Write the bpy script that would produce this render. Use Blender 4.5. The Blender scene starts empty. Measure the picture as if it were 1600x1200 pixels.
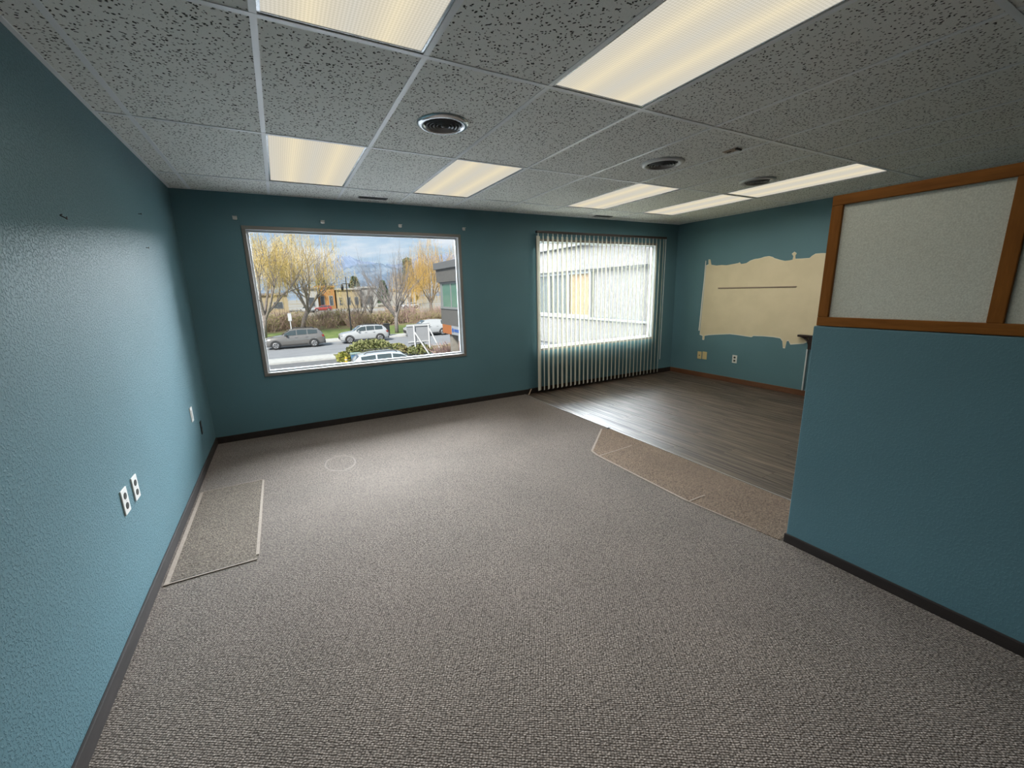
import bpy, math, random
from mathutils import Vector, Matrix
random.seed(7)
scene = bpy.context.scene
COL = scene.collection
R = math.radians

# ------------------------------------------------------------------ camera
cam_d = bpy.data.cameras.new('camera')
cam_d.sensor_width = 36.0
cam_d.lens = 651.0 / 1600 * 36
cam_d.clip_start = 0.05
cam_d.clip_end = 9000
cam = bpy.data.objects.new('camera', cam_d)
COL.objects.link(cam)
cam.location = (0, 0, 1.412)
cam.rotation_euler = (R(77.33287), R(1.485012), R(-28.839009))
scene.camera = cam

# ------------------------------------------------------------------ view, world, sun
vs = scene.view_settings
vs.view_transform = 'Standard'
vs.look = 'None'
vs.exposure = 0.0
vs.gamma = 1.0
vs.use_curve_mapping = False

SKY_STRENGTH = 1.0
SUN_STRENGTH = 7.5
LAMP_POWER = 8.0
FILL_POWER = 100000.0
LAMP_SPREAD = 168

world = bpy.data.worlds.new('world')
scene.world = world
world.use_nodes = True
wn, wl = world.node_tree.nodes, world.node_tree.links
wn.clear()
w_out = wn.new('ShaderNodeOutputWorld')
w_bg = wn.new('ShaderNodeBackground')
w_bg.inputs['Strength'].default_value = SKY_STRENGTH
w_tc = wn.new('ShaderNodeTexCoord')
w_map = wn.new('ShaderNodeMapping')
w_map.inputs['Scale'].default_value = (1.6, 1.6, 7.5)
w_no = wn.new('ShaderNodeTexNoise')
w_no.inputs['Scale'].default_value = 2.3
w_no.inputs['Detail'].default_value = 5
w_no.inputs['Roughness'].default_value = 0.55
w_no.inputs['Distortion'].default_value = 0.4
w_rp = wn.new('ShaderNodeValToRGB')
w_rp.color_ramp.elements[0].position = 0.36
w_rp.color_ramp.elements[0].color = (0.36, 0.55, 0.80, 1)
w_rp.color_ramp.elements[1].position = 0.60
w_rp.color_ramp.elements[1].color = (0.90, 0.94, 1.0, 1)
e_ = w_rp.color_ramp.elements.new(0.48)
e_.color = (0.56, 0.72, 0.88, 1)
wl.new(w_tc.outputs['Generated'], w_map.inputs['Vector'])
wl.new(w_map.outputs['Vector'], w_no.inputs['Vector'])
wl.new(w_no.outputs['Fac'], w_rp.inputs['Fac'])
wl.new(w_rp.outputs['Color'], w_bg.inputs['Color'])
wl.new(w_bg.outputs['Background'], w_out.inputs['Surface'])

sun_d = bpy.data.lights.new('sun', 'SUN')
sun_d.energy = SUN_STRENGTH
sun_d.angle = R(12)
sun_d.color = (1.0, 0.95, 0.87)
sun = bpy.data.objects.new('sun', sun_d)
COL.objects.link(sun)
sun.location = (-20, -20, 30)
sun.rotation_euler = Vector((0.55, 0.62, -0.75)).to_track_quat('-Z', 'Y').to_euler()

# added fill light above the parking lot, boosting daylight through the windows
fill_d = bpy.data.lights.new('window_fill_light', 'AREA')
fill_d.shape = 'RECTANGLE'
fill_d.size, fill_d.size_y = 42.0, 19.0
fill_d.energy = FILL_POWER
fill_d.spread = R(150)
fill_d.color = (0.87, 0.935, 1.0)
fill_l = bpy.data.objects.new('window_fill_light', fill_d)
COL.objects.link(fill_l)
fill_l.location = (15.5, 14.8, 12.1)
fill_l.rotation_euler = Vector((-0.12, -0.85, -0.51)).to_track_quat('-Z', 'Y').to_euler()

# ------------------------------------------------------------------ room numbers
XL, XR, YB, YR, H = -0.715, 5.723, 4.852, -3.6, 2.36
GX0, GDX = -0.561, 0.61
GYS = [-2.991, -1.771, -0.551, 0.669, 1.889, 3.108, 4.302]
SEAM = 2.815
PX = 2.319
WT = 0.13
WB = 0.085
GZ = -3.2

# ------------------------------------------------------------------ materials
def sock(b, name, v):
    if name in b.inputs:
        b.inputs[name].default_value = v

def mat(name, col, rough=0.5, metal=0.0, spec=None, coat=0.0):
    m = bpy.data.materials.new(name)
    m.use_nodes = True
    b = m.node_tree.nodes['Principled BSDF']
    b.inputs['Base Color'].default_value = (*col, 1)
    b.inputs['Roughness'].default_value = rough
    b.inputs['Metallic'].default_value = metal
    if spec is not None:
        sock(b, 'Specular IOR Level', spec)
    sock(b, 'Coat Weight', coat)
    sock(b, 'Coat Roughness', 0.08)
    return m

class NT:
    def __init__(s, m):
        s.m = m
        s.t = m.node_tree
        s.b = s.t.nodes.get('Principled BSDF')
    def n(s, kind, **kw):
        nd = s.t.nodes.new(kind)
        for k, v in kw.items():
            if k in nd.inputs:
                nd.inputs[k].default_value = v
            else:
                setattr(nd, k, v)
        return nd
    def l(s, a, b):
        s.t.links.new(a, b)
    def coords(s, scale=(1, 1, 1), rnd=False, rot=(0, 0, 0)):
        tc = s.n('ShaderNodeTexCoord')
        mp = s.n('ShaderNodeMapping')
        mp.inputs['Scale'].default_value = scale
        mp.inputs['Rotation'].default_value = rot
        s.l(tc.outputs['Object'], mp.inputs['Vector'])
        if rnd:
            oi = s.n('ShaderNodeObjectInfo')
            ml = s.n('ShaderNodeMath', operation='MULTIPLY')
            ml.inputs[1].default_value = 37.0
            s.l(oi.outputs['Random'], ml.inputs[0])
            cb = s.n('ShaderNodeCombineXYZ')
            for k in range(3):
                s.l(ml.outputs[0], cb.inputs[k])
            s.l(cb.outputs[0], mp.inputs['Location'])
        return mp.outputs['Vector']
    def noise(s, vec, scale, detail=3, rough=0.5):
        nd = s.n('ShaderNodeTexNoise')
        nd.inputs['Scale'].default_value = scale
        nd.inputs['Detail'].default_value = detail
        nd.inputs['Roughness'].default_value = rough
        s.l(vec, nd.inputs['Vector'])
        return nd
    def ramp(s, fac, stops):
        r = s.n('ShaderNodeValToRGB')
        els = r.color_ramp.elements
        while len(els) > 1:
            els.remove(els[-1])
        els[0].position = stops[0][0]
        els[0].color = (*stops[0][1], 1)
        for p, c in stops[1:]:
            e = els.new(p)
            e.color = (*c, 1)
        s.l(fac, r.inputs['Fac'])
        return r.outputs['Color']
    def bump(s, h, strength, dist=0.002):
        b = s.n('ShaderNodeBump')
        b.inputs['Strength'].default_value = strength
        b.inputs['Distance'].default_value = dist
        s.l(h, b.inputs['Height'])
        s.l(b.outputs['Normal'], s.b.inputs['Normal'])
        return b
    def base(s, c):
        s.l(c, s.b.inputs['Base Color'])

def noisy(name, c1, c2, scale, rough=0.8, stretch=(1, 1, 1), bump=0.0, rnd=False, dist=0.01, lo=0.35, hi=0.65, detail=4):
    m = mat(name, c1, rough)
    t = NT(m)
    v = t.coords(stretch, rnd)
    nz = t.noise(v, scale, detail)
    t.base(t.ramp(nz.outputs['Fac'], [(lo, c1), (hi, c2)]))
    if bump:
        t.bump(nz.outputs['Fac'], bump, dist)
    return m

def paint_mat(name, bump=0.5, scale=70):
    m = mat(name, (0.102, 0.200, 0.238), 0.5, spec=0.25)
    t = NT(m)
    v = t.coords()
    n1 = t.noise(v, scale, 3, 0.6)
    n2 = t.noise(v, 1.3, 2)
    hgt = t.ramp(n1.outputs['Fac'], [(0.50, (0, 0, 0)), (0.62, (1, 1, 1))])
    t.base(t.ramp(n2.outputs['Fac'], [(0.3, (0.096, 0.190, 0.224)), (0.7, (0.108, 0.212, 0.250))]))
    t.bump(hgt, bump, 0.0022)
    return m

M = {}
M['paint_left'] = paint_mat('teal_wall_paint_knockdown', 0.9, 105)
M['paint'] = paint_mat('teal_wall_paint', 0.25, 130)
M['paint_rear'] = mat('teal_wall_paint_plain', (0.10, 0.225, 0.262), 0.5)

m = mat('ceiling_tile', (0.50, 0.50, 0.47), 0.95, spec=0.1)
t = NT(m)
v = t.coords(rnd=True)
wz = t.noise(v, 38, 2)
mx = t.n('ShaderNodeVectorMath', operation='MULTIPLY_ADD')
mx.inputs[1].default_value = (0.028, 0.028, 0.028)
t.l(wz.outputs['Color'], mx.inputs[0])
t.l(v, mx.inputs[2])
vo = t.n('ShaderNodeTexVoronoi')
vo.inputs['Scale'].default_value = 62
t.l(mx.outputs[0], vo.inputs['Vector'])
fi = t.ramp(vo.outputs['Distance'], [(0.24, (0.07, 0.07, 0.065)), (0.32, (1, 1, 1))])  # shade inside the pits painted dark into the tile colour
fine = t.noise(v, 260, 2)
fc = t.ramp(fine.outputs['Fac'], [(0.3, (0.74, 0.75, 0.72)), (0.7, (0.84, 0.85, 0.82))])
mm = t.n('ShaderNodeMix', data_type='RGBA', blend_type='MULTIPLY')
mm.inputs['Factor'].default_value = 1.0
t.l(fc, mm.inputs['A'])
t.l(fi, mm.inputs['B'])
t.base(mm.outputs['Result'])
t.bump(fi, 0.5, 0.003)
M['tile'] = m
M['grid'] = mat('ceiling_grid_metal', (0.80, 0.82, 0.84), 0.3, 0.0, 0.6)
M['slab'] = mat('plenum_slab', (0.2, 0.2, 0.2), 0.9)
M['roof'] = mat('roof_membrane', (0.3, 0.3, 0.3), 0.9)

def carpet_mat(name, c1, c2, c3):
    m = mat(name, c1, 0.97, spec=0.05)
    t = NT(m)
    v = t.coords((1, 1, 1), rot=(0, 0, R(33)))
    vo = t.n('ShaderNodeTexVoronoi')
    vo.inputs['Scale'].default_value = 1.0
    vo.inputs['Randomness'].default_value = 0.42
    mp = t.n('ShaderNodeMapping')
    mp.inputs['Scale'].default_value = (105, 135, 1)
    t.l(v, mp.inputs['Vector'])
    t.l(mp.outputs['Vector'], vo.inputs['Vector'])
    big = t.noise(v, 2.1, 4)
    fine = t.noise(v, 150, 2)
    loop = t.ramp(vo.outputs['Distance'], [(0.15, (1, 1, 1)), (0.72, (0.24, 0.24, 0.24))])
    tone = t.ramp(fine.outputs['Fac'], [(0.32, c2), (0.52, c1), (0.70, c3)])
    worn = t.ramp(big.outputs['Fac'], [(0.3, (0.90, 0.90, 0.90)), (0.7, (1.06, 1.05, 1.05))])
    a = t.n('ShaderNodeMix', data_type='RGBA', blend_type='MULTIPLY')
    a.inputs['Factor'].default_value = 1
    t.l(tone, a.inputs['A'])
    t.l(loop, a.inputs['B'])
    b = t.n('ShaderNodeMix', data_type='RGBA', blend_type='MULTIPLY')
    b.inputs['Factor'].default_value = 1
    t.l(a.outputs['Result'], b.inputs['A'])
    t.l(worn, b.inputs['B'])
    t.base(b.outputs['Result'])
    t.bump(loop, 0.7, 0.004)
    sock(t.b, 'Sheen Weight', 0.12)
    sock(t.b, 'Sheen Roughness', 0.45)
    return m
M['carpet'] = carpet_mat('carpet_loop_grey_brown', (0.265, 0.222, 0.190), (0.150, 0.122, 0.103), (0.385, 0.330, 0.285))
M['carpet_new'] = carpet_mat('carpet_loop_tan', (0.300, 0.212, 0.146), (0.17, 0.116, 0.078), (0.415, 0.305, 0.22))
M['carpet_old'] = carpet_mat('carpet_loop_olive_tan', (0.240, 0.196, 0.154), (0.138, 0.110, 0.085), (0.355, 0.292, 0.235))
M['carpet_seam'] = noisy('carpet_seam_pile', (0.245, 0.200, 0.162), (0.315, 0.26, 0.213), 120, 0.95)
M['carpet_ring'] = noisy('carpet_ring_mark', (0.175, 0.147, 0.127), (0.205, 0.174, 0.150), 90, 0.95)

m = mat('vinyl_plank', (0.1, 0.08, 0.06), 0.36, spec=0.6)
t = NT(m)
v = t.coords((62, 1.9, 1), rnd=True)
n1 = t.noise(v, 1.0, 6, 0.62)
v2 = t.coords((9, 0.9, 1), rnd=True)
n2 = t.noise(v2, 1.0, 3)
c1 = t.ramp(n1.outputs['Fac'], [(0.36, (0.018, 0.013, 0.010)), (0.50, (0.070, 0.052, 0.038)), (0.66, (0.185, 0.142, 0.108))])
c2 = t.ramp(n2.outputs['Fac'], [(0.3, (0.72, 0.70, 0.68)), (0.7, (1.15, 1.12, 1.1))])
a = t.n('ShaderNodeMix', data_type='RGBA', blend_type='MULTIPLY')
a.inputs['Factor'].default_value = 1
t.l(c1, a.inputs['A'])
t.l(c2, a.inputs['B'])
t.base(a.outputs['Result'])
rr = t.ramp(n1.outputs['Fac'], [(0.38, (0.52, 0.52, 0.52)), (0.62, (0.33, 0.33, 0.33))])
t.l(rr, t.b.inputs['Roughness'])
t.bump(n1.outputs['Fac'], 0.2, 0.002)
M['vinyl'] = m
M['vinyl_bed'] = mat('vinyl_underlay', (0.02, 0.017, 0.015), 0.8)
M['strip'] = mat('seam_strip_metal', (0.45, 0.44, 0.43), 0.35, 0.6)

def wood(name, c1, c2, stretch, rough=0.4):
    m = mat(name, c1, rough)
    t = NT(m)
    v = t.coords(stretch, rnd=True)
    nz = t.noise(v, 1.0, 5, 0.6)
    t.base(t.ramp(nz.outputs['Fac'], [(0.3, c1), (0.7, c2)]))
    return m
M['oak'] = wood('stained_oak', (0.170, 0.060, 0.009), (0.250, 0.095, 0.016), (60, 6, 60), 0.55)
M['oak_v'] = wood('stained_oak_upright', (0.170, 0.060, 0.009), (0.250, 0.095, 0.016), (60, 60, 6), 0.55)
for k_ in ('oak', 'oak_v'):
    sock(M[k_].node_tree.nodes['Principled BSDF'], 'Specular IOR Level', 0.15)
M['base_dark'] = wood('dark_baseboard', (0.012, 0.008, 0.007), (0.024, 0.016, 0.013), (20, 6, 20), 0.6)
M['base_brown'] = wood('brown_baseboard', (0.105, 0.042, 0.020), (0.16, 0.070, 0.033), (20, 5, 20), 0.4)
M['base_grey'] = wood('grey_brown_baseboard', (0.016, 0.012, 0.010), (0.030, 0.022, 0.020), (20, 5, 20), 0.85)

m = mat('fabric_panel', (0.62, 0.64, 0.58), 0.95, spec=0.1)
t = NT(m)
v = t.coords()
nz = t.noise(v, 210, 3)
t.base(t.ramp(nz.outputs['Fac'], [(0.3, (0.50, 0.52, 0.46)), (0.7, (0.66, 0.68, 0.61))]))
t.bump(nz.outputs['Fac'], 0.4, 0.002)
M['fabric'] = m
M['bare'] = noisy('bare_cream_wall', (0.62, 0.545, 0.375), (0.66, 0.58, 0.405), 5, 0.85)
M['bare_edge'] = mat('pale_plaster_edge', (0.72, 0.70, 0.63), 0.85)
M['white'] = mat('white_plastic', (0.72, 0.72, 0.70), 0.4)
M['white_trim'] = mat('white_trim_paint', (0.55, 0.58, 0.60), 0.45)
M['beige'] = mat('beige_plastic', (0.56, 0.45, 0.23), 0.45)
M['black'] = mat('black_plastic', (0.012, 0.012, 0.013), 0.45)
M['socket'] = mat('socket_dark', (0.03, 0.032, 0.03), 0.5)
M['bronze'] = mat('bronze_frame', (0.20, 0.185, 0.168), 0.45, 0.1)
M['rail'] = mat('blind_rail', (0.035, 0.024, 0.020), 0.4)
M['chrome'] = mat('vent_chrome', (0.62, 0.64, 0.66), 0.22, 0.85)
M['vent_white'] = mat('vent_enamel', (0.55, 0.56, 0.57), 0.35, 0.2)
M['vent_dark'] = mat('vent_cavity', (0.008, 0.008, 0.008), 0.8)
M['vent_fin'] = mat('vent_fin', (0.16, 0.16, 0.165), 0.3, 0.5)
M['darkwood'] = mat('dark_bracket', (0.022, 0.012, 0.010), 0.4)
M['scrap'] = mat('pale_wood_scrap', (0.42, 0.32, 0.24), 0.7)
M['tan'] = mat('tan_cardboard', (0.33, 0.26, 0.20), 0.8)

m = mat('blind_slat', (0.80, 0.79, 0.70), 0.5)
t = NT(m)
tr = t.n('ShaderNodeBsdfTranslucent')
tr.inputs['Color'].default_value = (0.62, 0.62, 0.52, 1)
ms = t.n('ShaderNodeMixShader')
ms.inputs['Fac'].default_value = 0.30
out = t.t.nodes['Material Output']
t.l(t.b.outputs[0], ms.inputs[1])
t.l(tr.outputs[0], ms.inputs[2])
t.l(ms.outputs[0], out.inputs['Surface'])
M['slat'] = m

def glass_mat(name, tint, refl=0.05):
    m = bpy.data.materials.new(name)
    m.use_nodes = True
    t = NT(m)
    t.t.nodes.remove(t.b)
    tp = t.n('ShaderNodeBsdfTransparent')
    tp.inputs['Color'].default_value = (*tint, 1)
    gl = t.n('ShaderNodeBsdfGlossy')
    gl.inputs['Roughness'].default_value = 0.0
    ms = t.n('ShaderNodeMixShader')
    fr = t.n('ShaderNodeFresnel')
    fr.inputs['IOR'].default_value = 1.3
    t.l(fr.outputs[0], ms.inputs['Fac'])
    t.l(tp.outputs[0], ms.inputs[1])
    t.l(gl.outputs[0], ms.inputs[2])
    t.l(ms.outputs[0], t.t.nodes['Material Output'].inputs['Surface'])
    return m
M['pane'] = glass_mat('clear_pane', (0.97, 0.98, 0.98))

m = bpy.data.materials.new('light_lens')
m.use_nodes = True
t = NT(m)
t.t.nodes.remove(t.b)
tc = t.n('ShaderNodeTexCoord')
sx = t.n('ShaderNodeSeparateXYZ')
t.l(tc.outputs['Object'], sx.inputs[0])
ab = t.n('ShaderNodeMath', operation='ABSOLUTE')
t.l(sx.outputs['X'], ab.inputs[0])
su = t.n('ShaderNodeMath', operation='SUBTRACT')
su.inputs[1].default_value = 0.135
t.l(ab.outputs[0], su.inputs[0])
a2 = t.n('ShaderNodeMath', operation='ABSOLUTE')
t.l(su.outputs[0], a2.inputs[0])
colr = t.ramp(a2.outputs[0], [(0.0, (0.88, 0.78, 0.57)), (0.07, (0.74, 0.68, 0.55)), (0.15, (0.69, 0.66, 0.58))])
mp = t.n('ShaderNodeMapping')
mp.inputs['Rotation'].default_value = (0, 0, R(45))
t.l(tc.outputs['Object'], mp.inputs['Vector'])
ck = t.n('ShaderNodeTexChecker')
ck.inputs['Scale'].default_value = 110
ck.inputs['Color1'].default_value = (1.0, 1.0, 1.0, 1)
ck.inputs['Color2'].default_value = (0.86, 0.86, 0.84, 1)
t.l(mp.outputs['Vector'], ck.inputs['Vector'])
mu = t.n('ShaderNodeMix', data_type='RGBA', blend_type='MULTIPLY')
mu.inputs['Factor'].default_value = 1
t.l(colr, mu.inputs['A'])
t.l(ck.outputs['Color'], mu.inputs['B'])
em = t.n('ShaderNodeEmission')
em.inputs['Strength'].default_value = 1.0
t.l(mu.outputs['Result'], em.inputs['Color'])
t.l(em.outputs[0], t.t.nodes['Material Output'].inputs['Surface'])
M['lens'] = m

# outdoors
M['asphalt'] = noisy('asphalt', (0.20, 0.21, 0.225), (0.26, 0.27, 0.285), 3, 0.9, (0.25, 1.2, 1))
M['lot'] = noisy('parking_asphalt', (0.12, 0.124, 0.130), (0.16, 0.164, 0.170), 5, 0.9)
M['concrete'] = noisy('pavement_concrete', (0.40, 0.40, 0.39), (0.48, 0.48, 0.46), 4, 0.9)
M['line'] = mat('road_paint_white', (0.55, 0.55, 0.55), 0.8)
M['grass'] = noisy('lawn_grass', (0.09, 0.145, 0.03), (0.17, 0.21, 0.06), 1.5, 0.95)
M['bank'] = noisy('dry_bank', (0.19, 0.145, 0.085), (0.15, 0.16, 0.06), 0.5, 0.95)
M['field'] = noisy('far_ground', (0.25, 0.21, 0.14), (0.30, 0.30, 0.29), 0.05, 0.95)
M['stucco'] = noisy('white_stucco', (0.100, 0.096, 0.090), (0.125, 0.120, 0.113), 14, 0.9, bump=0.5, dist=0.02)
M['fascia'] = mat('fascia_metal', (0.13, 0.133, 0.137), 0.6)
M['wing_frame'] = mat('wing_window_frame', (0.20, 0.21, 0.21), 0.5)
M['wing_glass'] = mat('green_window_glass', (0.10, 0.20, 0.15), 0.08, spec=0.6)
M['wing_glass_grey'] = mat('grey_window_glass', (0.07, 0.078, 0.077), 0.12, spec=0.6)
M['curtain'] = mat('tan_blind', (0.165, 0.105, 0.045), 0.8)
M['orange'] = mat('orange_panel', (0.36, 0.125, 0.04), 0.7)
M['sign_white'] = mat('sign_white', (0.30, 0.31, 0.33), 0.6)
M['sign_blue'] = mat('sign_blue', (0.03, 0.09, 0.30), 0.6)
M['pillar'] = noisy('pillar_concrete', (0.22, 0.20, 0.17), (0.26, 0.24, 0.21), 6, 0.9)
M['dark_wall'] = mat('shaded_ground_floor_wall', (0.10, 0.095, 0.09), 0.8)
M['car_grey'] = mat('car_paint_grey', (0.17, 0.162, 0.155), 0.25, 0.3, coat=0.8)
M['car_white'] = mat('car_paint_white', (0.36, 0.37, 0.38), 0.25, 0.0, coat=0.8)
M['car_silver'] = mat('car_paint_silver', (0.40, 0.44, 0.47), 0.25, 0.2, coat=0.8)
M['car_red'] = mat('car_paint_red', (0.26, 0.03, 0.025), 0.3, coat=0.6)
M['car_glass'] = mat('car_glass', (0.045, 0.06, 0.065), 0.06, spec=0.7)
M['tyre'] = mat('tyre_rubber', (0.02, 0.02, 0.021), 0.8)
M['rim'] = mat('wheel_alloy', (0.32, 0.32, 0.33), 0.35, 0.5)
M['car_trim'] = mat('car_black_trim', (0.03, 0.03, 0.032), 0.6)
M['taillight'] = mat('taillight_red', (0.22, 0.03, 0.02), 0.3)
M['headlight'] = mat('headlight_clear', (0.40, 0.41, 0.42), 0.15)
M['bark'] = noisy('bark_grey_brown', (0.19, 0.160, 0.145), (0.29, 0.25, 0.225), 6, 0.95)
M['bark_pale'] = noisy('bark_pale_grey', (0.17, 0.150, 0.138), (0.26, 0.232, 0.218), 6, 0.95)
M['willow'] = noisy('willow_catkin_yellow', (0.50, 0.36, 0.10), (0.60, 0.47, 0.20), 0.6, 0.8)
M['willow_gold'] = noisy('willow_gold', (0.52, 0.31, 0.06), (0.60, 0.41, 0.13), 0.6, 0.8)
M['twig'] = noisy('brush_twigs', (0.29, 0.205, 0.155), (0.44, 0.33, 0.26), 2, 0.95)
M['twig_red'] = noisy('red_brown_twigs', (0.25, 0.155, 0.145), (0.36, 0.26, 0.24), 2, 0.95)
M['brush_leaf'] = noisy('brush_leaves', (0.21, 0.22, 0.07), (0.38, 0.33, 0.17), 1.5, 0.9)
M['hedge'] = noisy('hedge_leaves', (0.13, 0.155, 0.05), (0.27, 0.27, 0.12), 5, 0.8)
M['hedge_yellow'] = noisy('yellow_green_leaves', (0.20, 0.22, 0.03), (0.32, 0.31, 0.07), 5, 0.8)
M['conifer'] = noisy('conifer_needles', (0.05, 0.085, 0.05), (0.09, 0.13, 0.075), 2, 0.9)
M['hill_far'] = noisy('far_hill_hazed_forest', (0.15, 0.205, 0.31), (0.21, 0.265, 0.37), 0.012, 0.95)  # forest colour with blue distance haze mixed in
M['hill_near'] = noisy('near_hill_hazed_forest', (0.105, 0.155, 0.225), (0.20, 0.25, 0.31), 0.03, 0.95)  # distance haze put into this forest colour too
M['bld_orange'] = mat('far_orange_wall', (0.34, 0.17, 0.06), 0.8)
M['bld_white'] = mat('far_white_wall', (0.36, 0.36, 0.35), 0.8)
M['bld_tan'] = mat('far_tan_wall', (0.33, 0.27, 0.17), 0.8)
M['bld_roof'] = mat('far_roof', (0.20, 0.18, 0.17), 0.8)
M['bld_dark'] = mat('far_window', (0.07, 0.08, 0.09), 0.2)
M['pole_black'] = mat('pole_black', (0.022, 0.022, 0.024), 0.5)
M['post_white'] = mat('post_white', (0.50, 0.51, 0.52), 0.6)
M['bin_blue'] = mat('bin_blue', (0.09, 0.20, 0.33), 0.5)
M['bin_green'] = mat('bin_lid', (0.22, 0.30, 0.27), 0.5)
M['bollard'] = mat('bollard_yellow', (0.42, 0.29, 0.02), 0.6)
M['bin_black'] = mat('bin_black', (0.02, 0.022, 0.022), 0.6)

# ------------------------------------------------------------------ mesh helpers
class MB:
    def __init__(s):
        s.v, s.f = [], []
    def box(s, x0, x1, y0, y1, z0, z1):
        b = len(s.v)
        s.v += [(x0, y0, z0), (x1, y0, z0), (x1, y1, z0), (x0, y1, z0), (x0, y0, z1), (x1, y0, z1), (x1, y1, z1), (x0, y1, z1)]
        s.f += [tuple(b + i for i in q) for q in ((3, 2, 1, 0), (4, 5, 6, 7), (0, 1, 5, 4), (1, 2, 6, 5), (2, 3, 7, 6), (3, 0, 4, 7))]
        return s
    def face(s, pts):
        b = len(s.v)
        s.v += [tuple(p) for p in pts]
        s.f.append(tuple(range(b, b + len(pts))))
        return s
    def slab(s, pts, off):
        """polygon pts (3d) thickened by vector off"""
        n = len(pts)
        b = len(s.v)
        o = Vector(off)
        s.v += [tuple(p) for p in pts] + [tuple(Vector(p) + o) for p in pts]
        s.f.append(tuple(range(b + n - 1, b - 1, -1)))
        s.f.append(tuple(range(b + n, b + 2 * n)))
        for i in range(n):
            j = (i + 1) % n
            s.f.append((b + i, b + j, b + n + j, b + n + i))
        return s
    def tube(s, path, radii, n=6, cap=True):
        b = len(s.v)
        P = [Vector(p) for p in path]
        if not hasattr(radii, '__len__'):
            radii = [radii] * len(P)
        u = None
        for i, p in enumerate(P):
            d = (P[min(i + 1, len(P) - 1)] - P[max(i - 1, 0)])
            if d.length < 1e-9:
                d = Vector((0, 0, 1))
            d.normalize()
            if u is None:
                a = Vector((1, 0, 0)) if abs(d.x) < 0.8 else Vector((0, 1, 0))
                u = d.cross(a).normalized()
            else:
                u = (u - d * u.dot(d))
                u = u.normalized() if u.length > 1e-6 else d.orthogonal().normalized()
            w = d.cross(u)
            for k in range(n):
                a = 2 * math.pi * k / n
                s.v.append(tuple(p + (u * math.cos(a) + w * math.sin(a)) * radii[i]))
        for i in range(len(P) - 1):
            for k in range(n):
                k2 = (k + 1) % n
                s.f.append((b + i * n + k, b + i * n + k2, b + (i + 1) * n + k2, b + (i + 1) * n + k))
        if cap:
            s.f.append(tuple(b + k for k in range(n - 1, -1, -1)))
            e = b + (len(P) - 1) * n
            s.f.append(tuple(e + k for k in range(n)))
        return s
    def lathe(s, prof, n=32, axis='z', c=(0, 0, 0)):
        b = len(s.v)
        for r, h in prof:
            for k in range(n):
                a = 2 * math.pi * k / n
                x, y = r * math.cos(a), r * math.sin(a)
                p = (x, y, h) if axis == 'z' else (x, h, y)
                s.v.append((c[0] + p[0], c[1] + p[1], c[2] + p[2]))
        for i in range(len(prof) - 1):
            for k in range(n):
                k2 = (k + 1) % n
                s.f.append((b + i * n + k, b + i * n + k2, b + (i + 1) * n + k2, b + (i + 1) * n + k))
        return s
    def data(s, name):
        me = bpy.data.meshes.new(name)
        me.from_pydata(s.v, [], s.f)
        me.update()
        return me
    def build(s, name, m, parent=None, smooth=False, bevel=0.0, loc=None):
        me = s.data(name)
        me.materials.append(M[m] if isinstance(m, str) else m)
        if smooth:
            for p in me.polygons:
                p.use_smooth = True
        o = bpy.data.objects.new(name, me)
        COL.objects.link(o)
        if parent is not None:
            o.parent = parent
        if loc is not None:
            o.location = loc
        if bevel:
            bv = o.modifiers.new('bevel', 'BEVEL')
            bv.width = bevel
            bv.segments = 2
            bv.limit_method = 'ANGLE'
        return o

def tag(o, label=None, cat=None, group=None, kind=None):
    if label: o['label'] = label
    if cat: o['category'] = cat
    if group: o['group'] = group
    if kind: o['kind'] = kind
    return o

def thing(name, label, cat, loc=(0, 0, 0), rz=0.0, group=None, kind=None):
    o = bpy.data.objects.new(name, None)
    o.empty_display_size = 0.1
    COL.objects.link(o)
    o.location = loc
    o.rotation_euler = (0, 0, rz)
    return tag(o, label, cat, group, kind)

def inst(me, name, parent=None, loc=(0, 0, 0), rot=(0, 0, 0), scale=(1, 1, 1)):
    o = bpy.data.objects.new(name, me)
    COL.objects.link(o)
    if parent is not None:
        o.parent = parent
    o.location = loc
    o.rotation_euler = rot
    o.scale = scale
    return o

def struct(o, label, cat):
    return tag(o, label, cat, kind='structure')

# ------------------------------------------------------------------ room shell
floor = struct(MB().box(XL - WT, XR + WT, YR - WT, YB + WT, -0.25, -0.012).box(XL, SEAM, YR, YB, -0.012, 0.0).build('floor', 'carpet'),
               'grey brown loop pile carpet covering the main floor', 'floor')

vinyl = struct(MB().box(SEAM, XR, YR, YB, -0.011, -0.005).build('floor_vinyl', 'vinyl_bed'),
               'dark wood look vinyl plank floor by the blinds', 'floor')
PWD, PLN = 0.1818, 1.22
ncol = int(round((XR - SEAM) / PWD))
PWD = (XR - SEAM) / ncol
meshes = {}
def plank_mesh(L):
    k = round(L, 3)
    if k not in meshes:
        me = MB().box(-PWD / 2 + 0.0007, PWD / 2 - 0.0007, -L / 2 + 0.0007, L / 2 - 0.0007, -0.004, 0.0).data('plank')
        me.materials.append(M['vinyl'])
        meshes[k] = me
    return meshes[k]
for c in range(ncol):
    y = YB
    off = (0.37 * c) % 1.0
    L = PLN * (1 - off) if off < 0.85 else PLN * 0.4
    while y > YR + 0.02:
        if y - L < YR: L = y - YR
        inst(plank_mesh(L), 'plank', vinyl, (SEAM + PWD * (c + 0.5), y - L / 2, -0.0008 + 0.0008 * ((c * 7) % 2)))
        y -= L
        L = PLN

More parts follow.
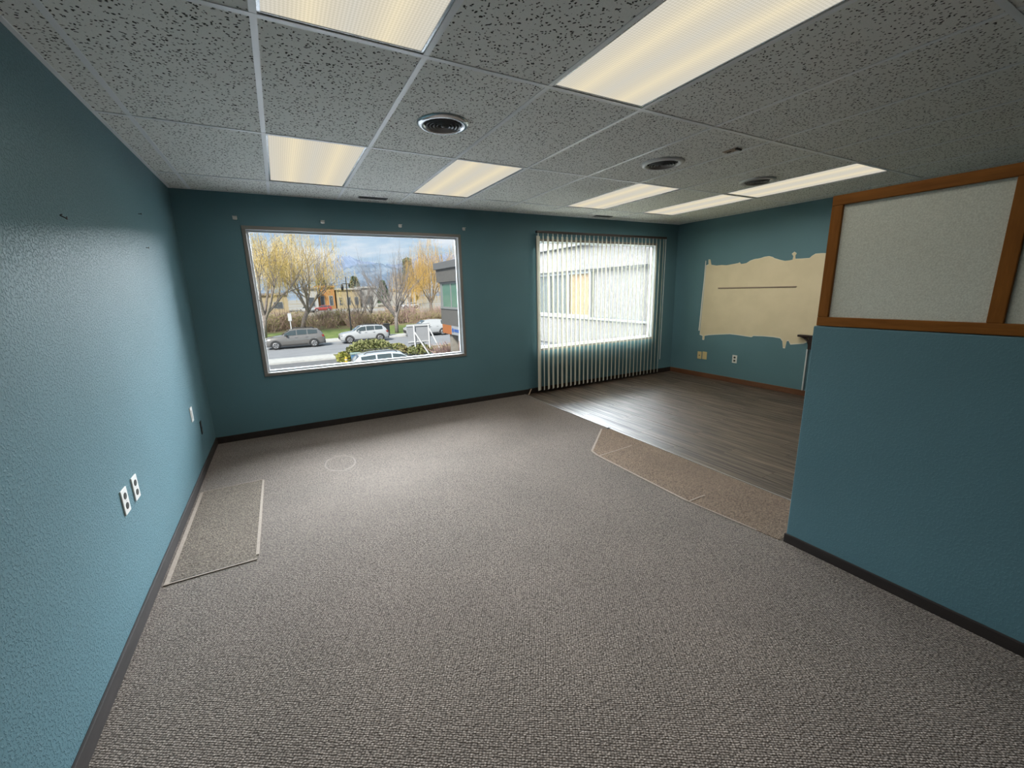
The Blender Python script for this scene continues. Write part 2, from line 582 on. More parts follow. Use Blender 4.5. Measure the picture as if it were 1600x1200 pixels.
ceiling = struct(MB().box(XL - WT, XR + WT, YR - WT, YB + WT, 2.60, 2.70).build('ceiling', 'slab'),
                 'suspended ceiling of speckled tiles in a metal grid', 'ceiling')
LAMPS = {(1, 5): 0.8, (3, 5): 0.8, (6, 5): 0.9, (8, 5): 1.2, (8, 4): 1.4, (1, 3): 0.8, (3, 3): 0.5}
xs = [XL] + [GX0 + GDX * i for i in range(11)] + [XR]
ys = [YR] + GYS + [YB]
tmesh = {}
for i in range(len(xs) - 1):
    for j in range(len(ys) - 1):
        if (i - 1, j - 1) in LAMPS:
            continue
        w, d = xs[i + 1] - xs[i], ys[j + 1] - ys[j]
        k = (round(w, 3), round(d, 3))
        if k not in tmesh:
            me = MB().box(-w / 2 + 0.003, w / 2 - 0.003, -d / 2 + 0.003, d / 2 - 0.003, 0, 0.015).data('ceiling_tile')
            me.materials.append(M['tile'])
            tmesh[k] = me
        inst(tmesh[k], 'ceiling_tile', ceiling, ((xs[i] + xs[i + 1]) / 2, (ys[j] + ys[j + 1]) / 2, H + 0.003))
BW = 0.012
for x in xs[1:-1]:
    MB().box(x - BW, x + BW, YR, YB, H, H + 0.0028).box(x - 0.001, x + 0.001, YR, YB, H + 0.0028, H + 0.03).build('grid_runner', 'grid', ceiling)
for y in GYS:
    MB().box(XL, XR, y - BW, y + BW, H - 0.0006, H + 0.0022).build('grid_cross_bar', 'grid', ceiling)
MB().box(XL, XL + 0.02, YR, YB, H - 0.0003, H + 0.0025).build('wall_angle', 'grid', ceiling)
MB().box(XL, XR, YB - 0.02, YB, H - 0.0004, H + 0.0024).build('wall_angle', 'grid', ceiling)
MB().box(XR - 0.02, XR, YR, YB, H - 0.0003, H + 0.0025).build('wall_angle', 'grid', ceiling)

ZT = 2.62
struct(MB().box(XL - WT, XL, YR - WT, YB + WT, -0.25, ZT).build('wall_left', 'paint_left'), 'teal textured wall running along the left side', 'wall')
struct(MB().box(XR, XR + WT, YR - WT, YB + WT, -0.25, ZT).build('wall_right', 'paint'), 'teal wall with the unpainted cream patch', 'wall')
struct(MB().box(XL, XR, YR - WT, YR, -0.25, ZT).build('wall_rear', 'paint_rear'), 'plain teal wall behind the camera', 'wall')
W1 = (-0.190, 1.962, 0.650, 2.045)
W2 = (3.075, 5.235, 0.615, 2.035)
wb = MB()
wb.box(XL, XR, YB, YB + WB, -0.25, W1[2] if W1[2] < W2[2] else W2[2])
zl = min(W1[2], W2[2]); zh = max(W1[3], W2[3])
wb.box(XL, XR, YB, YB + WB, zh, ZT)
wb.box(XL, W1[0], YB, YB + WB, zl, zh).box(W1[1], W2[0], YB, YB + WB, zl, zh).box(W2[1], XR, YB, YB + WB, zl, zh)
wb.box(W1[0], W1[1], YB, YB + WB, zl, W1[2] + 0.0)
wb.box(W2[0], W2[1], YB, YB + WB, W2[3], zh)
struct(wb.build('wall_back', 'paint'), 'teal window wall with two large openings', 'wall')
# roof slab over the building keeps daylight to the windows
struct(MB().box(-7, 8.2, -9, YB + 0.25, 2.72, 3.05).build('roof', 'roof'), 'flat roof slab above the office ceiling', 'roof')

def baseboard(name, label, m, *a):
    return struct(MB().box(*a).build(name, m, bevel=0.003), label, 'baseboard')
baseboard('baseboard_left', 'grey brown baseboard below the left teal wall', 'base_grey', XL, XL + 0.012, YR, YB, 0, 0.068)
baseboard('baseboard_back', 'dark baseboard below the large window', 'base_dark', XL + 0.012, 2.90, YB - 0.012, YB, 0, 0.066)
baseboard('baseboard_blind', 'dark baseboard behind the vertical blind', 'base_dark', 2.90, XR - 0.014, YB - 0.012, YB, 0, 0.072)
baseboard('baseboard_right', 'reddish brown wooden baseboard below the cream patch', 'base_brown', XR - 0.014, XR, YR, YB, 0, 0.072)

struct(MB().box(SEAM - 0.003, SEAM + 0.004, 1.30, YB - 0.02, 0.0, 0.0045).build('trim_1', 'strip'), 'thin metal strip where carpet meets vinyl planks', 'trim')

# windows
def window(name, W, label):
    x0, x1, z0, z1 = W
    r = thing(name, label, 'window', ((x0 + x1) / 2, YB, z0), kind='structure')
    hx, h = (x1 - x0) / 2, z1 - z0
    c = 0.028
    MB().box(-hx - c, hx + c, -0.012, -0.0005, h - 0.004, h + c).build('casing', 'bronze', r, bevel=0.002)
    MB().box(-hx - c, hx + c, -0.012, -0.0005, -c, 0.004).build('casing', 'bronze', r, bevel=0.002)
    MB().box(-hx - c, -hx + 0.004, -0.0118, -0.0005, 0.004, h - 0.004).build('casing', 'bronze', r, bevel=0.002)
    MB().box(hx - 0.004, hx + c, -0.0118, -0.0005, 0.004, h - 0.004).build('casing', 'bronze', r, bevel=0.002)
    g = 0.006
    l = MB().box(-hx, hx, 0, WB, 0, g).box(-hx, hx, 0, WB, h - g, h).box(-hx, -hx + g, 0, WB, g, h - g).box(hx - g, hx, 0, WB, g, h - g)
    l.build('jamb_liner', 'white_trim', r)
    s = 0.018
    y0, y1 = 0.045, 0.075
    f = MB().box(-hx + g, hx - g, y0, y1, g, g + s).box(-hx + g, hx - g, y0, y1, h - g - s, h - g)
    f.box(-hx + g, -hx + g + s, y0, y1, g + s, h - g - s).box(hx - g - s, hx - g, y0, y1, g + s, h - g - s)
    f.build('window_frame', 'white_trim', r)
    MB().box(-hx + g + s, hx - g - s, 0.058, 0.062, g + s, h - g - s).build('pane', 'pane', r)
    return r
window('window_1', W1, 'large bare picture window looking out on the street')
window('window_2', W2, 'picture window hung with open vertical blinds')

# partition
struct(MB().box(PX, PX + 0.11, YR, 1.107, 0, 1.2).build('wall_partition', 'paint', bevel=0.004), 'low teal partition wall on the right', 'wall')
baseboard('baseboard_partition', 'black baseboard along the low partition wall', 'base_dark', PX - 0.013, PX, YR, 1.112, 0, 0.052)
scr = thing('partition_screen', 'oak framed screen with pale fabric panels on the low wall', 'screen', (PX, 1.097, 1.203))
T = 0.045
MB().box(0.0, 0.06, -4.60, 0, 0, 0.043).build('bottom_rail', 'oak', scr, bevel=0.003)
MB().box(0.0, 0.06, -4.60, 0, 0.553, 0.597).build('top_rail', 'oak', scr, bevel=0.003)
pitch = 0.5705
for k in range(9):
    y = -pitch * k
    MB().box(0.0005, 0.0595, y - 0.045, y, 0.043, 0.553).build('stile', 'oak_v', scr, bevel=0.003)
    if k < 8:
        MB().box(0.016, 0.044, y - pitch, y - 0.045, 0.043, 0.553).build('fabric_panel', 'fabric', scr)

# ------------------------------------------------------------------ ceiling lamps
def lamp(ci, rj, power, label):
    x0, x1 = GX0 + GDX * ci, GX0 + GDX * (ci + 1)
    y0, y1 = GYS[rj], GYS[rj + 1]
    hx, hy = (x1 - x0) / 2 - 0.008, (y1 - y0) / 2 - 0.008
    r = thing('ceiling_light', label, 'ceiling light', ((x0 + x1) / 2, (y0 + y1) / 2, H + 0.0035), group='fluorescent ceiling panels')
    MB().box(-hx, hx, -hy, hy, 0.075, 0.08).box(-hx, -hx + 0.004, -hy, hy, 0.012, 0.075).box(hx - 0.004, hx, -hy, hy, 0.012, 0.075).box(-hx, hx, -hy, -hy + 0.004, 0.012, 0.075).box(-hx, hx, hy - 0.004, hy, 0.012, 0.075).build('housing', 'white', r)
    f = 0.016
    fr = MB().box(-hx, hx, -hy, -hy + f, 0, 0.012).box(-hx, hx, hy - f, hy, 0, 0.012)
    fr.box(-hx, -hx + f, -hy + f, hy - f, 0, 0.012).box(hx - f, hx, -hy + f, hy - f, 0, 0.012)
    fr.build('frame', 'chrome', r, bevel=0.002)
    MB().box(-hx + f, hx - f, -hy + f, hy - f, 0.004, 0.007).build('lens', 'lens', r)
    ld = bpy.data.lights.new('lamp_glow', 'AREA')
    ld.shape = 'RECTANGLE'
    ld.size, ld.size_y = 2 * hx - 0.05, 2 * hy - 0.05
    ld.energy = power * LAMP_POWER
    ld.spread = R(LAMP_SPREAD)
    ld.color = (1.0, 0.93, 0.82)
    lo = bpy.data.objects.new('lamp_glow', ld)
    COL.objects.link(lo)
    lo.parent = r
    lo.location = (0, 0, -0.003)
    return r
lab = {(1, 5): 'ceiling light panel above the large window, nearest the left wall', (3, 5): 'square looking ceiling light panel above the pier between the windows',
       (6, 5): 'ceiling light panel above the middle of the vertical blinds', (8, 5): 'ceiling light panel nearest the far right corner',
       (8, 4): 'ceiling light panel beside the farthest round vent', (1, 3): 'ceiling light panel cut by the top of the photo, left one',
       (3, 3): 'largest ceiling light panel at the top, right one'}
for (ci, rj), pw in LAMPS.items():
    lamp(ci, rj, pw, lab[(ci, rj)])

# ------------------------------------------------------------------ ceiling vents
def round_vent(x, y, r, label, ringmat):
    o = thing('round_vent', label, 'air vent', (x, y, H + 0.001), group='round ceiling air vents')
    MB().lathe([(r, 0.002), (r * 0.99, -0.006), (r * 0.90, -0.015), (r * 0.80, -0.016), (r * 0.72, -0.008), (r * 0.70, 0.002)], 48).build('outer_ring', ringmat, o, smooth=True)
    MB().lathe([(0.001, -0.0005), (r * 0.72, -0.0005)], 40).build('cavity', 'vent_dark', o)
    for k, q in enumerate((0.60, 0.47, 0.34, 0.21)):
        MB().lathe([(r * q, -0.002), (r * (q + 0.055), -0.018), (r * (q + 0.045), -0.019), (r * (q - 0.01), -0.003), (r * q, -0.002)], 40).build('cone_ring', 'vent_fin', o, smooth=True)
    MB().lathe([(0.001, -0.020), (r * 0.07, -0.018), (r * 0.09, -0.012), (r * 0.05, -0.002)], 20).build('hub', 'vent_fin', o, smooth=True)
    for a in (R(20), R(110)):
        d = Vector((math.cos(a), math.sin(a), 0)) * r * 0.70
        MB().tube([-d + Vector((0, 0, -0.006)), d + Vector((0, 0, -0.006))], 0.003, 6).build('spoke', 'vent_fin', o)
    return o
round_vent(0.964, 2.525, 0.150, 'round ceiling vent with chrome rim nearest the camera', 'chrome')
round_vent(2.800, 2.565, 0.165, 'round ceiling vent above the carpet edge, middle of three', 'vent_white')
round_vent(4.105, 2.600, 0.155, 'round ceiling vent farthest away beside a light', 'vent_white')

def slot_vent(x, y, label):
    o = thing('slot_vent', label, 'air vent', (x, y, H + 0.0025), group='slot vents over the window wall')
    MB().box(-0.13, 0.13, -0.03, 0.03, -0.003, 0.0).build('backing', 'vent_dark', o)
    MB().box(-0.14, 0.14, -0.036, -0.03, -0.006, 0).box(-0.14, 0.14, 0.03, 0.036, -0.006, 0).box(-0.14, -0.13, -0.03, 0.03, -0.006, 0).box(0.13, 0.14, -0.03, 0.03, -0.006, 0).build('frame', 'vent_fin', o)
    for k in range(3):
        MB().box(-0.13, 0.13, -0.017 + k * 0.015, -0.013 + k * 0.015, -0.005, -0.003).build('slat', 'vent_fin', o)
slot_vent(0.975, 4.64, 'dark slot vent in ceiling above the bare window')
slot_vent(4.005, 4.66, 'dark slot vent in ceiling above the vertical blinds')

pl = thing('ceiling_bracket', 'small tan mounting plate on a ceiling tile', 'plate', (3.025, 2.13, H + 0.003))
MB().box(-0.032, 0.032, -0.055, 0.055, -0.004, 0).build('plate', 'tan', pl, bevel=0.001)
MB().box(-0.030, 0.030, -0.058, -0.046, -0.014, -0.004).build('lip', 'black', pl)
MB().box(0.000, 0.008, 0.010, 0.040, -0.007, -0.004).build('slot', 'darkwood', pl)

# ------------------------------------------------------------------ vertical blind
bl = thing('vertical_blind', 'open vertical blind with long cream slats over the right window', 'blind', (3.0, 4.770, 0.0))
MB().box(0.0, 2.36, -0.022, 0.022, 2.122, 2.150).build('head_rail', 'rail', bl, bevel=0.003)
for k in range(3):
    MB().box(0.2 + k * 0.95, 0.23 + k * 0.95, 0.022, 0.082, 2.135, 2.149).build('rail_bracket', 'rail', bl)
NS, SW = 31, 0.089
def slat_data(nm, w=SW):
    s = MB()
    pr = []
    for i in range(7):
        u = -1 + i / 3
        pr.append((0.006 * (1 - u * u), u * w / 2))
    n = len(pr)
    for z in (0.045, 2.085):
        for x, y in pr: s.v.append((x, y, z))
        for x, y in pr: s.v.append((x - 0.0012, y, z))
    for i in range(n - 1):
        a, b, c, d = i, i + 1, 2 * n + i + 1, 2 * n + i
        s.f.append((a, b, c, d))
        s.f.append((a + n, d + n, c + n, b + n))
        s.f.append((a, a + n, b + n, b))
        s.f.append((d, c, c + n, d + n))
    s.f.append((0, 2 * n, 3 * n, n))
    s.f.append((n - 1, 2 * n - 1, 4 * n - 1, 3 * n - 1))
    me = s.data(nm)
    me.materials.append(M['slat'])
    return me
sd = slat_data('slat')
hd = MB().box(-0.003, 0.003, -0.010, 0.010, 2.085, 2.1215).data('hanger')
hd.materials.append(M['white'])
rs = random.Random(3)
for k in range(NS):
    x = 0.030 + k * 0.0762
    ang = -51 + rs.uniform(-2.5, 2.5)
    if k == 0: ang = -62
    if k == 1: ang = -40
    if k in (20, 24): ang += 4
    s = inst(sd, 'slat', bl, (x, 0, 0), (0, 0, R(ang)))
    inst(hd, 'hanger', s)
MB().tube([(2.352, -0.01, 2.12), (2.350, -0.012, 1.2), (2.348, -0.012, 0.25)], 0.0035, 6).build('pull_cord', 'white', bl)

# ------------------------------------------------------------------ wall plates
def outlet(name, label, loc, face, plate='white', kind='duplex', cat='outlet', w=0.072, h=0.115, group=None):
    """face: direction the plate looks, '+x' or '-x'"""
    o = thing(name, label, cat, loc, 0 if face == '+x' else math.pi, group)
    MB().box(0.0, 0.006, -w / 2, w / 2, -h / 2, h / 2).build('plate', plate, o, bevel=0.002)
    if kind == 'duplex':
        for s in (-1, 1):
            q = MB()
            pts = [(0.006, 0.017 * math.cos(a), s * 0.0235 + 0.015 * math.sin(a)) for a in [2 * math.pi * i / 14 for i in range(14)]]
            q.slab(pts, (0.0015, 0, 0)).build('socket', 'socket', o)
        MB().lathe([(0.001, 0.0), (0.003, 0.0)], 8).build('screw', 'vent_fin', o).location = (0.0066, 0, 0)
    elif kind == 'jack':
        MB().box(0.006, 0.008, -0.008, 0.008, -0.010, 0.006).build('jack', 'socket', o)
    elif kind == 'blank':
        MB().lathe([(0.001, 0.0), (0.003, 0.0)], 8).build('screw', 'vent_fin', o).location = (0.0066, 0, 0.04)
    elif kind == 'decora':
        MB().box(0.006, 0.009, -0.017, 0.017, -0.034, 0.034).build('insert', 'white', o, bevel=0.001)
    return o
outlet('wall_outlet', 'white duplex outlet on left wall, nearer of the pair', (XL, 2.333, 0.540), '+x')
outlet('wall_outlet', 'white duplex outlet on left wall, farther of the pair', (XL, 2.487, 0.540), '+x')
outlet('wall_outlet', 'small white outlet on left wall near the window corner', (XL, 3.985, 0.525), '+x', kind='decora')
outlet('cable_plate', 'black cable plate on left wall near the corner', (XL, 4.254, 0.341), '+x', 'black', 'jack', 'wall plate', 0.05, 0.11)
outlet('wall_plate', 'beige wall plate with a jack below the cream patch', (XR, 4.300, 0.337), '-x', 'beige', 'jack', 'wall plate')
outlet('wall_plate', 'blank beige wall plate below the cream patch', (XR, 4.208, 0.342), '-x', 'beige', 'blank', 'wall plate', 0.078, 0.118)
outlet('wall_outlet', 'white duplex outlet on the wall below the cream patch', (XR, 3.711, 0.350), '-x')

# ------------------------------------------------------------------ unpainted patch on the right wall
wall_right = bpy.data.objects['wall_right']
PATCH = [(4.295,1.702),(4.256,1.713),(4.263,1.784),(4.233,1.782),(4.212,1.705),(4.128,1.691),(4.039,1.694),(3.968,1.685),(3.887,1.693),(3.791,1.699),(3.766,1.709),(3.747,1.687),(3.671,1.695),(3.615,1.722),(3.56,1.736),(3.48,1.742),(3.427,1.756),(3.366,1.76),(3.319,1.745),(3.294,1.728),(3.218,1.701),(3.159,1.689),(3.095,1.692),(3.068,1.697),(3.063,1.739),(3.085,1.766),(3.057,1.788),(3.028,1.767),(3.041,1.744),(3.036,1.702),(2.965,1.699),(2.873,1.699),(2.85,1.722),(2.814,1.744),(2.751,1.744),(2.676,1.737),(2.521,1.727),(2.387,0.672),(2.631,0.661),(2.767,0.699),(2.818,0.672),(2.899,0.657),(2.975,0.645),(3.002,0.692),(3.023,0.683),(3.034,0.589),(3.061,0.59),(3.077,0.678),(3.108,0.714),(3.199,0.722),(3.325,0.723),(3.471,0.716),(3.494,0.697),(3.553,0.701),(3.694,0.71),(3.821,0.714),(3.951,0.7),(4.066,0.686),(4.165,0.673),(4.236,0.655),(4.236,0.591),(4.268,0.592),(4.267,0.652),(4.32,0.666),(4.312,0.985),(4.303,1.252),(4.299,1.513)]
SLIV = [(4.317,1.771),(4.305,1.771),(4.308,1.479),(4.317,1.199),(4.326,0.912),(4.331,0.721),(4.352,0.719),(4.343,0.911),(4.334,1.198),(4.321,1.479)]
def wall_poly(name, pts, m, t):
    o = MB().slab([(XR, y, z) for y, z in pts], (-t, 0, 0)).build(name, m, wall_right)
    o['label'] = {'bare_patch': 'bare cream patch with ragged painted-around edge', 'bare_sliver': 'thin bare sliver beside the cream patch', 'ragged_edge': 'pale ragged rim of the cream patch'}[name]
    return o
wall_poly('bare_patch', PATCH, 'bare', 0.0016)
wall_poly('bare_sliver', SLIV, 'bare_edge', 0.0014)
cy_ = sum(p[0] for p in PATCH) / len(PATCH); cz_ = sum(p[1] for p in PATCH) / len(PATCH)
rim = []
for (y, z) in PATCH:
    dz = 0.004 if z > cz_ else -0.010
    dy = 0.005 if y > 4.2 else 0.0
    rim.append((y + dy, z + dz if abs(z - cz_) > 0.42 else z))
wall_poly('ragged_edge', rim, 'bare_edge', 0.0010)
st = thing('wall_strip', 'thin brown strip fixed across the cream patch', 'strip', (XR - 0.0016, 3.524, 1.367))
MB().box(-0.008, 0, -0.543, 0.543, -0.007, 0.007).build('strip', 'tan', st, bevel=0.001)
MB().box(-0.006, 0, -0.543, 0.543, -0.011, -0.007).build('lower_edge', 'darkwood', st)

# white edge and bracket half hidden behind the partition
wt = struct(MB().box(XR - 0.022, XR, 2.752, 2.768, 0.072, 0.600).build('trim_2', 'white_trim', bevel=0.002), 'white vertical trim strip on the right wall below the bracket', 'trim')
br = thing('shelf_bracket', 'dark wooden shelf bracket peeking out behind the partition', 'bracket', (XR, 2.70, 0.60))
MB().box(-0.06, 0.0, -0.02, 0.175, 0.150, 0.176).build('arm', 'darkwood', br, bevel=0.003)
MB().box(-0.05, 0.0, 0.0, 0.045, 0.0, 0.150).build('leg', 'darkwood', br, bevel=0.003)
MB().tube([(-0.025, 0.040, 0.05), (-0.025, 0.062, 0.10), (-0.025, 0.105, 0.140), (-0.025, 0.14, 0.155)], 0.013, 8).build('brace', 'darkwood', br, smooth=True)

# ------------------------------------------------------------------ carpet repairs
def flat(name, pts, m, label, cat, z=0.0025, parent=None):
    o = MB().slab([(x, y, 0.0) for x, y in pts], (0, 0, z)).build(name, m, parent)
    return o
p1 = thing('carpet_patch', 'rectangular tan carpet patch beside the left wall', 'carpet patch', (-0.482, 3.055, 0.0))
hx, hy = 0.198, 0.575
flat('pile', [(-hx, -hy), (hx, -hy), (hx, hy), (-hx, hy)], 'carpet_old', '', '', 0.003, p1)
flat('seam', [(-hx - 0.012, -hy - 0.015), (-hx + 0.010, -hy - 0.015), (-hx + 0.010, hy), (-hx - 0.010, hy)], 'carpet_seam', '', '', 0.005, p1)
flat('seam', [(hx - 0.008, -hy + 0.04), (hx + 0.008, -hy + 0.04), (hx + 0.007, hy), (hx - 0.007, hy)], 'carpet_seam', '', '', 0.005, p1)
flat('seam', [(-hx, -hy - 0.012), (hx, -hy - 0.008), (hx, -hy), (-hx, -hy - 0.002)], 'carpet_seam', '', '', 0.0048, p1)
flat('seam', [(-hx, hy - 0.004), (hx, hy + 0.004), (hx, hy + 0.010), (-hx, hy + 0.004)], 'carpet_seam', '', '', 0.0048, p1)
flat('gap', [(-hx + 0.01, -hy), (hx - 0.02, -hy), (hx - 0.02, -hy + 0.005), (-hx + 0.01, -hy + 0.006)], 'vent_dark', '', '', 0.0034, p1)

p2 = thing('carpet_patch', 'long tan carpet patch along the vinyl floor edge', 'carpet patch', (2.5, 2.1, 0.0))
P2 = [(2.735, 3.135), (2.265, 2.72), (2.243, 2.62), (2.232, 1.70), (2.300, 1.128), (2.806, 1.128), (2.806, 3.10)]
loc = lambda pts: [(x - 2.5, y - 2.1) for x, y in pts][::-1]
flat('pile', loc(P2), 'carpet_new', '', '', 0.003, p2)
def seamline(a, b, w, m='carpet_seam'):
    a, b = Vector(a), Vector(b)
    d = (b - a).normalized()
    n = Vector((-d.y, d.x)) * w / 2
    flat('seam', loc([a + n, b + n, b - n, a - n][::-1])[::1], m, '', '', 0.0048, p2)
seamline((2.735, 3.135), (2.265, 2.72), 0.018)
seamline((2.265, 2.72), (2.243, 2.62), 0.02)
seamline((2.243, 2.62), (2.232, 1.70), 0.016)
seamline((2.232, 1.70), (2.285, 1.25), 0.010)
seamline((2.250, 2.60), (2.66, 2.63), 0.010)
seamline((2.236, 1.68), (2.40, 1.68), 0.010)
bt = thing('seam_tack', 'small black tack at the tip of the carpet patch', 'tack', (2.80, 3.11, 0.0045))
MB().lathe([(0.001, 0.009), (0.008, 0.008), (0.013, 0.004), (0.014, 0.0)], 12).build('head', 'black', bt, smooth=True)
MB().box(-0.018, 0.018, -0.008, 0.008, 0, 0.004).build('plate', 'black', bt)

rg = []
ring = MB()
N = 48
for rr_ in (1.0, 0.90):
    for k in range(N):
        a = 2 * math.pi * k / N
        ring.v.append((0.290 + 0.125 * rr_ * math.cos(a), 3.665 + 0.185 * rr_ * math.sin(a), 0.0012))
for k in range(N):
    k2 = (k + 1) % N
    ring.f.append((k, k2, N + k2, N + k))
ring.build('ring_mark', 'carpet_ring', floor)['label'] = 'faint round furniture mark pressed in the carpet'

# bits on the walls and floor
def small(name, label, cat, loc):
    return thing(name, label, cat, loc)
for i, x in enumerate((-0.256, 0.496, 1.282, 2.038)):
    o = thing('blind_clip', 'white blind mounting clip above the bare window, ' + ('leftmost', 'second from left', 'third from left', 'rightmost')[i], 'clip', (x, YB, 2.136), group='mounting clips above the bare window')
    MB().box(-0.018, 0.018, -0.004, 0, -0.012, 0.016).build('back_plate', 'white', o, bevel=0.001)
    MB().box(-0.018, 0.018, -0.026, -0.004, 0.012, 0.016).build('upper_lip', 'white', o)
    MB().box(-0.011, 0.011, -0.020, -0.004, -0.016, -0.012).build('lower_lip', 'white', o)
hk = small('wall_hook', 'tiny dark hook on the bright part of the left wall', 'hook', (XL, 2.401, 1.745))
MB().tube([(0, 0, 0.004), (0.012, 0.006, -0.004), (0.014, 0.014, -0.008), (0.012, 0.024, 0.002)], 0.0022, 6).build('wire', 'black', hk, smooth=True)
MB().tube([(0, 0, 0.004), (0.010, -0.012, 0.006)], 0.0022, 6).build('stem', 'black', hk)
for lb, y, z in (('tiny dark nail high on the left wall', 3.642, 1.953), ('tiny dark nail lower on the left wall', 3.658, 1.747)):
    o = small('nail', lb, 'nail', (XL, y, z))
    MB().tube([(0, 0, 0), (0.014, 0, 0)], 0.0018, 6).build('shank', 'black', o)
    MB().tube([(0.014, 0, 0), (0.016, 0, 0)], 0.006, 8).build('head', 'black', o)
sc_ = small('wood_scrap', 'pale wood scrap leaning by the blind corner', 'scrap', (2.885, 4.79, 0.0))
sp = MB()
sp.slab([(-0.030, 0.0, 0.0), (-0.016, 0.0, 0.0), (0.045, 0.030, 0.068), (0.030, 0.030, 0.072)], (0, 0.006, 0))
sp.build('stick', 'scrap', sc_)

# ================================================================== outdoors
def ground(name, label, cat, m, x0, x1, y0, y1, z0, z1=None):
    z1 = z0 if z1 is None else z1
    s = MB()
    s.v = [(x0, y0, z0), (x1, y0, z0), (x1, y1, z1), (x0, y1, z1), (x0, y0, z0 - 0.4), (x1, y0, z0 - 0.4), (x1, y1, z1 - 0.4), (x0, y1, z1 - 0.4)]
    s.f = [(0, 1, 2, 3), (7, 6, 5, 4), (4, 5, 1, 0), (5, 6, 2, 1), (6, 7, 3, 2), (7, 4, 0, 3)]
    return struct(s.build(name, m), label, cat)
ground('parking_lot', 'pale asphalt parking lot below the windows', 'parking lot', 'lot', -60, 60, -12, 33.0, GZ)
ground('sidewalk', 'concrete sidewalk on the near side of the street', 'sidewalk', 'concrete', -60, 3.2, 33.0, 35.0, GZ + 0.12)
ground('verge', 'planted verge between parking lot and street', 'verge', 'bank', 3.2, 60, 33.0, 35.0, GZ + 0.12)
ground('road', 'grey street asphalt with parked cars', 'road', 'asphalt', -60, 70, 35.0, 45.6, GZ)
ground('sidewalk_far', 'pale sidewalk on the far side of the street', 'sidewalk', 'concrete', -60, 70, 45.6, 48.2, GZ + 0.12)
ground('lawn', 'strip of green lawn behind the far sidewalk', 'lawn', 'grass', -60, 70, 48.2, 57.5, GZ + 0.14, GZ + 0.35)
ground('bank', 'dry brown bank under the brush', 'bank', 'bank', -80, 90, 57.5, 84, GZ + 0.35, GZ + 0.8)
ground('far_ground', 'flat pale ground reaching to the hills', 'ground', 'field', -900, 1500, 84, 2600, GZ + 0.8)
tag(MB().box(-40, 50, 36.05, 36.17, GZ, GZ + 0.006).build('road_line', 'line'), 'white painted line along the near road edge', 'road line')

# -------- wing of the building
wing = thing('building_wing', 'white stucco building wing right of the parking lot', 'building', (8.5, 5.2, GZ))
z = lambda h: h - GZ
def wbox(name, m, x0, x1, y0, y1, z0, z1, bevel=0.0):
    return MB().box(x0 - 8.5, x1 - 8.5, y0 - 5.2, y1 - 5.2, z(z0), z(z1)).build(name, m, wing, bevel=bevel)
wbox('upper_wall', 'stucco', 8.40, 17, 5.2, 24.55, 1.98, 2.70)
wbox('fascia', 'fascia', 8.30, 17, 5.2, 24.75, 2.70, 3.08, 0.02)
wbox('roof_deck', 'roof', 8.6, 16.8, 5.2, 24.5, 3.08, 3.14)
wbox('spandrel', 'stucco', 8.50, 17, 5.2, 24.35, -0.46, 0.46)
wbox('sill_ledge', 'wing_frame', 8.46, 8.7, 5.2, 24.37, 0.46, 0.52)
wbox('plain_wall', 'stucco', 8.52, 17, 5.2, 10.25, 0.52, 1.98)
wbox('inner_wall', 'stucco', 9.0, 17, 10.25, 24.2, 0.52, 1.98)
wbox('joint', 'bld_dark', 8.497, 8.52, 5.2, 10.25, 0.52, 0.545)
wbox('soffit_shadow_trim', 'fascia', 8.47, 8.55, 5.2, 24.4, 1.93, 1.98)
# window bands: (y0,y1,glass)
def wing_window(y0, y1, glass, panes):
    f = wbox('window', 'wing_frame', 8.50, 8.60, y0, y1, 0.52, 0.58)
    for a in (('window_head', 8.50, 8.60, y0, y1, 1.87, 1.93), ):
        o = wbox(a[0], 'wing_frame', *a[1:]); o.parent = f
    n = len(panes)
    w = (y1 - y0) / n
    for i, g in enumerate(panes):
        yy = y0 + i * w
        o = wbox('mullion', 'wing_frame', 8.50, 8.60, yy, yy + 0.06, 0.58, 1.87); o.parent = f
        o = wbox('pane', g, 8.55, 8.57, yy + 0.06, yy + w, 0.58, 1.87); o.parent = f
    o = wbox('mullion', 'wing_frame', 8.50, 8.60, y1 - 0.001, y1 + 0.06, 0.58, 1.87); o.parent = f
    return f
wing_window(10.40, 12.66, None, ['curtain', 'wing_glass_grey'])
wing_window(12.76, 15.75, None, ['wing_glass_grey', 'wing_glass_grey'])
wing_window(16.0, 19.4, None, ['wing_glass', 'wing_glass'])
wing_window(19.7, 24.0, None, ['wing_glass', 'wing_glass', 'wing_glass'])
wbox('pier', 'stucco', 8.50, 9.0, 15.81, 16.0, 0.52, 1.98)
wbox('pier', 'stucco', 8.50, 9.0, 19.46, 19.7, 0.52, 1.98)
wbox('corner_post', 'wing_frame', 8.50, 9.0, 24.06, 24.3, 0.52, 1.98)
wbox('ground_floor_wall', 'dark_wall', 11.0, 17, 5.2, 23.5, GZ, -0.46)
wbox('signage_band', 'fascia', 8.56, 8.9, 5.2, 20.8, -0.95, -0.46)
wbox('orange_panel', 'orange', 8.50, 9.0, 22.80, 24.25, -0.98, -0.46)
sg = wbox('sign_panel', 'sign_white', 8.50, 8.6, 20.85, 22.75, -0.97, -0.47)
rs = random.Random(11)
yy = 22.55
o = MB().lathe([(0.001, 0.0), (0.12, 0.0), (0.12, 0.02), (0.001, 0.02)], 18, axis='z').build('sign_emblem', 'sign_blue', wing)
o.location = (8.478 - 8.5, 22.52 - 5.2, z(-0.72)); o.rotation_euler = (0, R(90), 0)
yy = 22.32
while yy > 21.0:
    w = rs.uniform(0.07, 0.13)
    wbox('sign_letter', 'sign_blue', 8.485, 8.501, yy - w, yy, -0.80, -0.64)
    yy -= w + 0.05
